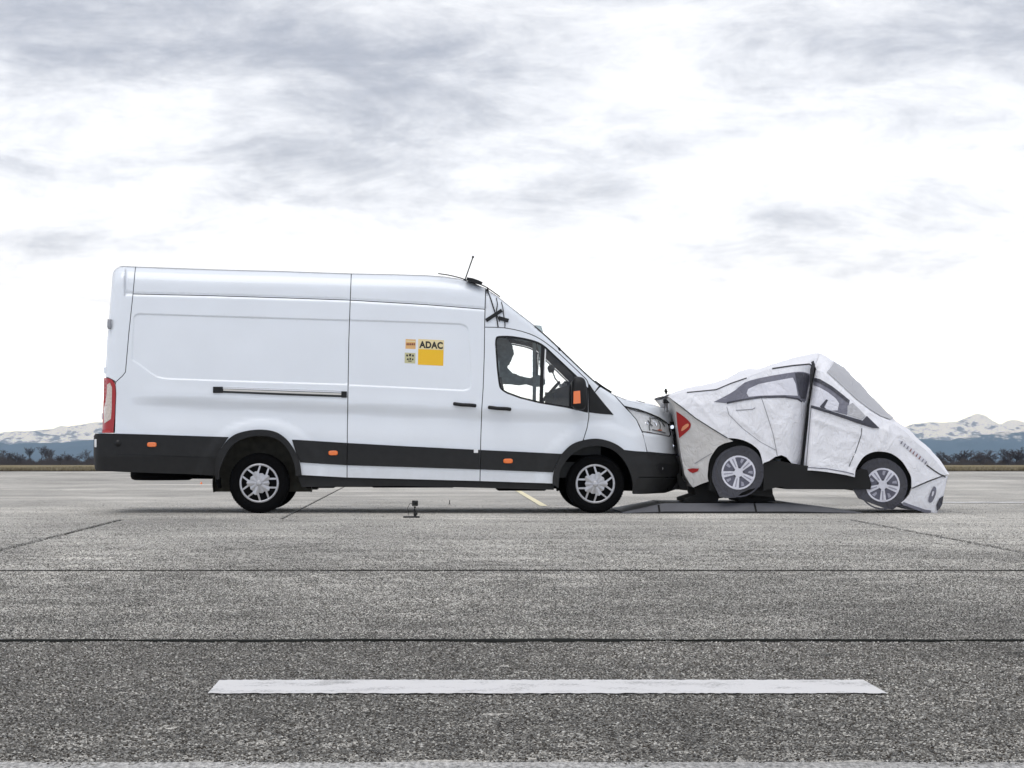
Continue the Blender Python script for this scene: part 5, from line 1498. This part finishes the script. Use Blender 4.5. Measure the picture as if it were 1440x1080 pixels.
skin('bonnet_cover', [(1252, 592), (1270, 604.5), (1287, 621), (1303, 634), (1318, 650), (1332, 667)], [(1253, 591), (1271, 602.5), (1288, 618.5), (1304, 632), (1319, 649), (1330.5, 666.5)], M['fabric'], car_in, pw=2.2)
# front and rear ends
def end_sheet(name, edge, bow, fn, mtl, ny=12):
    v = []
    for px, py in edge:
        y = float(fn(np.array([X(px)]), np.array([Z(py)]))[0])
        for j in range(ny + 1):
            t_ = -1 + 2 * j / ny
            q_ = fix(X(px), y, Z(py)); v.append((q_[0] + bow * (1 - t_ * t_), YK + t_ * (YK - y), q_[2]))
    f = [(i * (ny + 1) + j, (i + 1) * (ny + 1) + j, (i + 1) * (ny + 1) + j + 1, i * (ny + 1) + j + 1) for i in range(len(edge) - 1) for j in range(ny)]
    return link(name, mesh(name, v, f, True), mtl, car)
end_sheet('front_face', [(1333, 668.5), (1332, 674), (1327, 697), (1323, 712), (1317.5, 720.8)], 0.03, bump_fn, M['fabric'])
end_sheet('tailgate', [(940, 560), (946, 568), (950, 578), (952, 595), (955, 617), (958, 642), (963, 668), (970, 680), (975, 685.5)], 0.02, rear_in, M['fabric_shaded_dirty'])
# printed glass
RWN = cr([(1004, 565), (1020, 557), (1035, 548), (1047, 538), (1067, 532), (1093, 527), (1117, 523.3), (1130, 523), (1139, 526)], 2) + [(1139.5, 532), (1136.5, 547), (1133.5, 562), (1131, 566.5)] + cr([(1127, 562), (1103, 557.5), (1070, 558), (1043, 562), (1020, 566.7)], 2)
rw = panel('rear_window_print', RWN, car_in, M['print_grey'], car, off=-0.005, lip=0.003, step=0.02, mirror=YK)
for o, s_ in zip(rw, (0, 1)):
    for nm, poly, mt in (('pane_print', [(1052, 547), (1067, 540), (1090, 535.5), (1115, 531), (1119, 540), (1122, 556.5), (1103, 555.5), (1070, 556.3), (1053, 558), (1050, 553)], M['print_pane']), ('pillar_print', [(1118, 524.5), (1130, 524), (1138, 527), (1138.5, 531), (1135, 548), (1133, 561), (1127, 560.5), (1124, 555), (1121, 540)], M['print_dark'])):
        q = panel(nm, poly, car_in, mt, o, off=-0.009, lip=0.003, step=0.02, mirror=YK); bpy.data.objects.remove(q[1 - s_])
ribbon('waist_line', [(1022, 566.8), (1043, 562.5), (1070, 558.5), (1103, 558), (1122, 561), (1128, 565)], 0.020, car_in, M['print_dark'], car, off=-0.010, mirror=YK)
FWN = [(1144.5, 531), (1153, 533), (1170, 543), (1183, 553), (1195, 563), (1193, 573), (1191, 583.5), (1172, 578), (1141, 570.5)]
fw = panel('front_window_print', FWN, car_in, M['print_grey'], car, off=-0.005, lip=0.003, step=0.02, mirror=YK)
for o, s_ in zip(fw, (0, 1)):
    for nm, poly, mt, of in (('pane_print', [(1143.5, 541.5), (1153, 545), (1165, 552), (1175, 560), (1180, 567), (1178, 577), (1170, 577.5), (1140.5, 569.5)], M['print_pane'], -.009), ('mirror_print', [(1153, 571.5), (1162, 561.5), (1164.5, 562.5), (1159, 572.5), (1162, 575), (1155, 574)], M['print_dark'], -.013), ('frame_print', [(1145, 531.5), (1153, 533), (1170, 543), (1195, 563), (1193.5, 567), (1168, 547.5), (1152, 538.5), (1144, 536)], M['print_dark'], -.009)):
        q = panel(nm, poly, car_in, mt, o, off=of, lip=0.003, step=0.02, mirror=YK); bpy.data.objects.remove(q[1 - s_])
panel('waist_print', [(1140.5, 570.3), (1165, 577), (1190, 584.5), (1213, 591.5), (1219, 584.8), (1237, 602.3), (1227, 602), (1205, 595), (1190, 589.5), (1165, 581), (1140, 573.5)], car_in, M['print_dark'], car, off=-0.012, lip=0.003, step=0.02, mirror=YK)
panel('wing_mirror_print', [(1192, 570.5), (1199, 566.5), (1208, 575), (1217.5, 585), (1212, 590), (1191.5, 583)], car_in, M['print_screen'], car, off=-0.007, lip=0.003, step=0.02, mirror=YK)
ribbon('roof_seam', [(966, 551.8), (990, 549.6), (1007, 548), (1028, 539), (1050, 531.5)], 0.012, car_in, M['seam'], car, off=-0.004, mirror=YK)
ribbon('roof_seam', [(1086, 518.3), (1115, 514), (1138, 512), (1145, 516)], 0.016, car_in, M['seam'], car, off=-0.004, mirror=YK)
ribbon('corner_seam', SEAMR, 0.011, car_in, M['seam'], car, off=-0.004, mirror=YK)
ribbon('door_seam', [(1066, 545), (1077, 578), (1087, 610), (1091.5, 632), (1093, 641)], 0.007, car_in, M['seam_grey'], car, off=-0.004, mirror=YK)
ribbon('door_seam', [(1022, 572), (1025, 583), (1045, 603), (1070, 622), (1091, 633)], 0.006, car_in, M['seam_grey'], car, off=-0.004, mirror=YK)
ribbon('door_seam', [(1212, 602), (1211, 612), (1204, 633), (1194, 656)], 0.008, car_in, M['seam'], car, off=-0.004, mirror=YK)
ribbon('door_seam', [(1143, 545), (1139, 590), (1135, 640), (1133, 660)], 0.010, car_in, M['seam_grey'], car, off=-0.004, mirror=YK)
ribbon('handle_print', [(1035, 577), (1044, 576.5), (1058, 575.5), (1062, 573.5)], 0.010, car_in, M['seam_grey'], car, off=-0.005, mirror=YK)
ribbon('sill_seam', [(1136, 657.5), (1162, 659), (1190, 664), (1201, 667)], 0.010, car_in, M['print_grey'], car, off=-0.004, mirror=YK)
ribbon('bumper_seam', [(1283, 687), (1305, 677.5), (1326, 669.5)], 0.008, car_in, M['seam'], car, off=-0.006, mirror=YK)
ribbon('bonnet_seam', [(1303, 654), (1314, 662), (1322, 667), (1330, 671)], 0.014, car_in, M['seam'], car, off=-0.006, mirror=YK)
hp = panel('headlight_print', [(1264, 618.5), (1272, 623), (1288, 634), (1300, 645), (1306, 653.5), (1296, 648), (1284, 638), (1270, 626)], car_in, M['print_pane'], car, off=-0.005, lip=0.003, step=0.02)
for k in range(9):
    u_ = k / 8; a = 1268 + 34 * u_; b2 = 622 + 28.5 * u_
    ribbon('lamp_print', [(a - 1.2, b2 + 2.4), (a + 1.0, b2 - 1.6)], 0.010, car_in, M['ink_brown'] if 2 < k < 7 else M['print_grey'], hp, off=-0.009)
fog2 = panel('fog_lamp_print', cr([(1313, 684), (1316.5, 686.5), (1316, 695), (1311, 705.5), (1306.5, 706.5), (1306, 701), (1309.5, 691)], 2, True), bump_fn, M['print_grey'], car, off=-0.006, lip=0.003, step=0.02)
panel('lamp_spot', cr([(1311.5, 691), (1313.8, 691.5), (1312, 697.5), (1310, 697)], 2, True), bump_fn, M['print_rim'], fog2, off=-0.010, lip=0.003, step=0.02)
panel('grille_print', [(1327, 697), (1325, 709), (1321.5, 715.5), (1317.5, 718.5), (1317, 710), (1321, 701)], bump_fn, M['print_dark'], car, off=-0.006, lip=0.003, step=0.02)
ribbon('hem', [(1270, 708), (1284, 713), (1300, 718.5), (1309, 720)], 0.034, bump_fn, M['print_grey'], car, off=-0.004)
tlp = panel('tail_light_print', cr([(951, 578.5), (960.5, 585), (969.5, 593), (971.5, 598), (969, 604), (962, 610.5), (955.2, 616)], 2) + [(952.5, 597)], rear_in, M['red'], car, off=-0.004, lip=0.003, step=0.02)
panel('lamp_spot', cr([(960, 600), (967, 595.5), (968.5, 599), (962, 604.5), (958, 606)], 2, True), rear_in, mat('print_amber', (0.75, 0.30, 0.16), .5), tlp, off=-0.008, lip=0.003, step=0.02)
panel('reflector_print', [(966.5, 659.8), (974, 658.6), (983, 658.8), (981, 663), (974, 665.3), (970, 663.5)], rear_in, M['red'], car, off=-0.004, lip=0.003, step=0.02)
ribbon('bumper_seam', [(977, 652), (988, 645), (1001, 637.5)], 0.007, rear_in, M['seam_grey'], car, off=-0.003)
# printed wheels on hanging cloth discs
def wheel_print(outline, cx, cy, r, rot, yoff):
    fl = lambda x, z: np.full_like(np.asarray(x, float), yoff) + 0.012 * np.sin(9 * np.asarray(x, float) + 5 * np.asarray(z, float))
    wl = panel('wheel_print', outline, fl, M['print_tyre'], car, lip=0.05, step=0.04)
    circ = lambda rr, n=30, a0=0.0, a1=2 * math.pi: [(cx + rr * math.cos(a0 + (a1 - a0) * k / n), cy - rr * math.sin(a0 + (a1 - a0) * k / n)) for k in range(n + (0 if a1 - a0 > 6.2 else 1))]
    panel('tyre_ring_print', circ(r * 1.45), fl, M['print_dark'], wl, off=-0.003, holes=[circ(r * 1.36)], step=0.05, lip=0.002)
    panel('rim_ring', circ(r), fl, M['print_rim'], wl, off=-0.004, holes=[circ(r * 0.9)], step=0.04, lip=0.002)
    panel('rim_disc', circ(r * 0.9), fl, M['print_rim_dark'], wl, off=-0.004, step=0.04, lip=0.002)
    for k in range(5):
        a = rot + 2 * math.pi * k / 5
        pt = lambda rr, t_: (cx + rr * math.cos(a + t_), cy - rr * math.sin(a + t_))
        panel('spoke', [pt(r * .22, -.45), pt(r * .92, -.21), pt(r * .95, 0), pt(r * .92, .21), pt(r * .22, .45)], fl, M['print_rim'], wl, off=-0.007, step=0.03, lip=0.002)
        panel('spoke_shade', [pt(r * .35, -.10), pt(r * .86, -.06), pt(r * .86, .03), pt(r * .35, .06)], fl, M['print_rim_mid'], wl, off=-0.011, step=0.03, lip=0.002)
        panel('slot_shine', [pt(r * .55, .48), pt(r * .84, .40), pt(r * .84, .62), pt(r * .62, .66)], fl, M['print_rim_mid'], wl, off=-0.007, step=0.03, lip=0.002)
        c2 = pt(r * .30, math.pi / 5)
        panel('bolt', [(c2[0] + 1.3 * math.cos(t_), c2[1] - 1.3 * math.sin(t_)) for t_ in np.linspace(0, 5.5, 8)], fl, M['print_dark'], wl, off=-0.013, step=0.05, lip=0.002)
    panel('hub', circ(r * 0.26, 18), fl, M['print_rim'], wl, off=-0.010, step=0.03, lip=0.002)
    return wl
TR = cr([(1002, 677), (1002, 663), (1008, 645), (1020, 633), (1037, 627), (1050, 628), (1062, 635), (1070, 646), (1075, 660), (1072.5, 676), (1068, 685)], 2) + [(1053, 688.5), (1043, 693), (1034, 700), (1020, 700.5), (1012, 698.5), (1007, 688)]
wheel_print(TR, 1038.5, 664.5, 24, 0.75, 0.07)
TF = cr([(1200, 688), (1203, 670), (1210, 658), (1220, 648.5), (1237, 644), (1252, 647), (1265, 656), (1273, 668), (1274.5, 683), (1270, 698), (1262, 712)], 2) + [(1255.5, 717), (1242, 714), (1220, 705.5), (1208, 701)]
wheel_print(TF, 1241.5, 682, 24, 0.95, 0.07)
# black wheel wells and foam core
b_ = MB(); b_.prism(xz([(1000, 630), (1020, 612), (1060, 612), (1085, 640), (1090, 700), (1000, 690)][::-1]).tolist(), 0.16, 1.56); b_.build('foam_block', M['foam'], car)
b_ = MB(); b_.prism(xz([(1205, 640), (1240, 628), (1280, 645), (1290, 690), (1276, 700), (1205, 690)][::-1]).tolist(), 0.16, 1.56); b_.build('foam_block', M['foam'], car)
b_ = MB(); b_.prism(xz([(1075, 645), (1135, 655), (1202, 664), (1212, 659), (1221, 661), (1226.5, 681), (1225.5, 688), (1204, 688.5), (1106, 688), (1100, 684), (1075, 690)][::-1]).tolist(), 0.055, 1.65); b_.build('floor_block', M['foam'], car)
b_ = MB(); b_.prism(xz([(980, 684), (997, 676), (1075, 678), (1085, 682), (1090, 690), (1095, 700), (1097, 706.5), (1045, 706.5), (1043.5, 703), (1030, 700), (1016, 702), (1014, 707), (968, 707), (968, 702.5), (985, 697)][::-1]).tolist(), 0.36, 1.35); b_.build('foam_foot', M['foam'], car)
b_ = MB(); b_.prism(xz([(958, 668), (963, 668), (974, 686), (972, 691), (963, 690), (960, 682)][::-1]).tolist(), 0.5, 1.2); b_.build('foam_flap', M['foam'], car)
# inner foam so that the hollow cover is not see-through
b_ = MB(); b_.prism(xz([(975, 600), (1010, 570), (1060, 560), (1120, 545), (1128, 600), (1122, 645), (1075, 645), (1020, 612)][::-1]).tolist(), 0.45, 1.27); b_.build('foam_core', M['foam'], car)
b_ = MB(); b_.prism(xz([(1150, 560), (1185, 575), (1240, 605), (1275, 640), (1230, 632), (1200, 655), (1145, 655)][::-1]).tolist(), 0.45, 1.27); b_.build('foam_core', M['foam'], car)
# dark sheet behind the fold's gap: its colour paints the recess shade
b_ = MB(); b_.prism(xz([(1140, 512), (1150, 506), (1152, 512), (1146, 545), (1140, 600), (1136, 660), (1122, 660), (1130, 600), (1135, 550)][::-1]).tolist(), 0.30, 1.42); b_.build('fold_shade', M['seam'], car)

# small sensor head clamped at the tail of the dummy car
sh = tag(empty('pole_sensor', tuple(at(937, 577, .5))), 'small black and metal sensor on a short stem between van bonnet and dummy car', 'sensor')
q = lambda a, b2, y=.5: at(a, b2, y)
b_ = MB(); b_.tube([q(936.5, 562), q(936.5, 580)], .022, 8); b_.build('stem', M['steel'], sh)
b_ = MB(); b_.tube([q(936.3, 546.5), q(936.8, 550), q(936.8, 554.5)], .012, 8, .01); b_.add([q(933.7, 550, .48), q(936.3, 546, .48), q(939.2, 550.5, .48), q(936.8, 555, .48), q(933.7, 550, .53), q(936.3, 546, .53), q(939.2, 550.5, .53), q(936.8, 555, .53)], [(3, 2, 1, 0), (4, 5, 6, 7), (0, 1, 5, 4), (1, 2, 6, 5), (2, 3, 7, 6), (3, 0, 4, 7)]); b_.build('finial', M['black_gloss'], sh)
b_ = MB(); a, c = q(932, 567), q(942, 561); b_.box(a.x, c.x, .45, .56, a.z, c.z, .01); b_.build('head', M['black_gloss'], sh)
b_ = MB(); a, c = q(929, 573.5), q(935, 566.5); b_.box(a.x, c.x, .46, .54, a.z, c.z, .012); b_.build('clamp', M['steel'], sh)

# ================================================================== flat ramped carrier under the dummy car
plat = tag(empty('robot_platform', (X(1045), 0.9, 0)), 'low grey platform with sloping metal edges and black joints under the dummy car', 'platform')
M['alu'] = mat('aluminium', (0.15, 0.153, 0.168), 0.5, metal=0.3, noise=0.15, nscale=6)
zt = 0.105
bx0, bx1, tx0, tx1 = X(876), X(1212), X(936), X(1118)
by0, by1, ty0, ty1 = -0.02, 1.86, 0.17, 1.68
b_ = MB()
e = .012
b_.add([(bx0, by0, .0), (bx1, by0, .0), (bx1, by1, .0), (bx0, by1, .0), (tx0, ty0, zt - e), (tx1, ty0, zt - e), (tx1, ty1, zt - e), (tx0, ty1, zt - e)], [(0, 1, 5, 4), (1, 2, 6, 5), (2, 3, 7, 6), (3, 0, 4, 7), (4, 5, 6, 7)]); b_.build('core', M['foam'], plat)
b_ = MB(); b_.box(tx0 + .005, tx1 - .005, ty0 + .005, ty1 - .005, zt - .008, zt + .006, .003); b_.build('top_plate', M['black_plastic'], plat)
def quad(name, P, m, th=.006):
    n = (Vector(P[1]) - Vector(P[0])).cross(Vector(P[2]) - Vector(P[0])).normalized() * th
    b_ = MB(); v = [Vector(p) + n * 1.2 for p in P] + [Vector(p) + n * .1 for p in P]; k = len(P)
    b_.add(v, [tuple(range(k)), tuple(reversed(range(k, 2 * k)))] + [(i, i + k, (i + 1) % k + k, (i + 1) % k) for i in range(k)])
    return b_.build(name, m, plat)
def lerp(a, b2, t_): return a + (b2 - a) * t_
def edge_panels(y_b, y_t, flip):
    cuts = [(878, 926), (929, 1062), (1065, 1208)]
    for a, c in cuts:
        def top(px):
            xx = X(px)
            if xx < tx0: u_ = (xx - bx0) / (tx0 - bx0)
            elif xx > tx1: u_ = (bx1 - xx) / (bx1 - tx1)
            else: u_ = 1.0
            return Vector((xx, lerp(y_b, y_t, max(u_, .02)), lerp(0, zt, max(u_, .02)) * 1.0))
        brk = [a] + [p for p in (936, 1118) if a < p < c] + [c]
        for s0, s1 in zip(brk[:-1], brk[1:]):
            P = [tuple(lerp(Vector((X(s0), y_b, 0)), top(s0), .16)), tuple(lerp(Vector((X(s1), y_b, 0)), top(s1), .16)), tuple(top(s1)), tuple(top(s0))]
            quad('ramp_panel', P if not flip else [P[1], P[0], P[3], P[2]], M['alu'])
edge_panels(by0, ty0, False); edge_panels(by1, ty1, True)
quad('end_ramp', [(bx0, by1, .004), (bx0, by0, .004), (tx0 - .01, ty0, zt - .004), (tx0 - .01, ty1, zt - .004)], M['alu'])
quad('end_ramp', [(bx1, by0, .004), (bx1, by1, .004), (tx1 + .01, ty1, zt - .004), (tx1 + .01, ty0, zt - .004)], M['alu'])

# ================================================================== small camera on a base plate in front of the van
c0 = at(579, 728, -1.55); c0.z = 0
ac = tag(empty('action_camera', tuple(c0)), 'small black camera on a short stand and flat base on the concrete beside the van', 'camera')
b_ = MB(); b_.box(c0.x - .09, c0.x + .085, c0.y - .07, c0.y + .07, 0.001, .016, .004); b_.build('base_plate', M['black_plastic'], ac)
b_ = MB(); b_.tube([(c0.x + .038, c0.y, .016), (c0.x + .03, c0.y, .07), (c0.x + .034, c0.y, .12)], .016, 10); b_.box(c0.x + .018, c0.x + .062, c0.y - .02, c0.y + .02, .03, .055, .005); b_.build('stand', M['black_plastic'], ac)
b_ = MB(); b_.box(c0.x + .002, c0.x + .068, c0.y - .022, c0.y + .022, .125, .183, .007); b_.build('body', M['black_plastic'], ac)
b_ = MB(); b_.lathe_y([(.0, -.006), (.012, -.005), (.017, 0), (.018, .006)], c0.x + .045, c0.y - .026, .16, 16); b_.build('lens', M['black_gloss'], ac)
b_ = MB(); b_.tube([(c0.x + .004, c0.y, .15), (c0.x - .02, c0.y, .15), (c0.x - .045, c0.y + .01, .10), (c0.x - .03, c0.y + .02, .02)], .003, 6); b_.build('lead', M['black_gloss'], ac)

# tiny things standing on the far apron
q = at(283, 681, 19.0); k = Vector((q.x, q.y, 0))
mk = tag(empty('marker_cone', tuple(k)), 'tiny orange marker on the concrete behind the van tail', 'marker')
b_ = MB(); n = 12
v = [(k.x + r * math.cos(6.283 * i / n), k.y + r * math.sin(6.283 * i / n), z) for r, z in ((.028, .0), (.027, .008), (.016, .010), (.006, .045)) for i in range(n)]
b_.add(v, [(j * n + i, j * n + (i + 1) % n, (j + 1) * n + (i + 1) % n, (j + 1) * n + i) for j in range(3) for i in range(n)] + [tuple(range(3 * n, 4 * n))]); b_.build('cone', M['orange'], mk)
q = at(632, 709, 4.0); k = Vector((q.x, q.y, 0))
pg = tag(empty('marker_peg', tuple(k)), 'thin dark peg standing on the concrete behind the van sill', 'peg')
b_ = MB(); b_.tube([(k.x, k.y, 0), (k.x + .004, k.y, .055)], .006, 6); b_.build('pin', M['black_gloss'], pg)
b_ = MB(); b_.box(k.x - .016, k.x + .016, k.y - .01, k.y + .01, .0, .006); b_.build('foot', M['black_gloss'], pg)
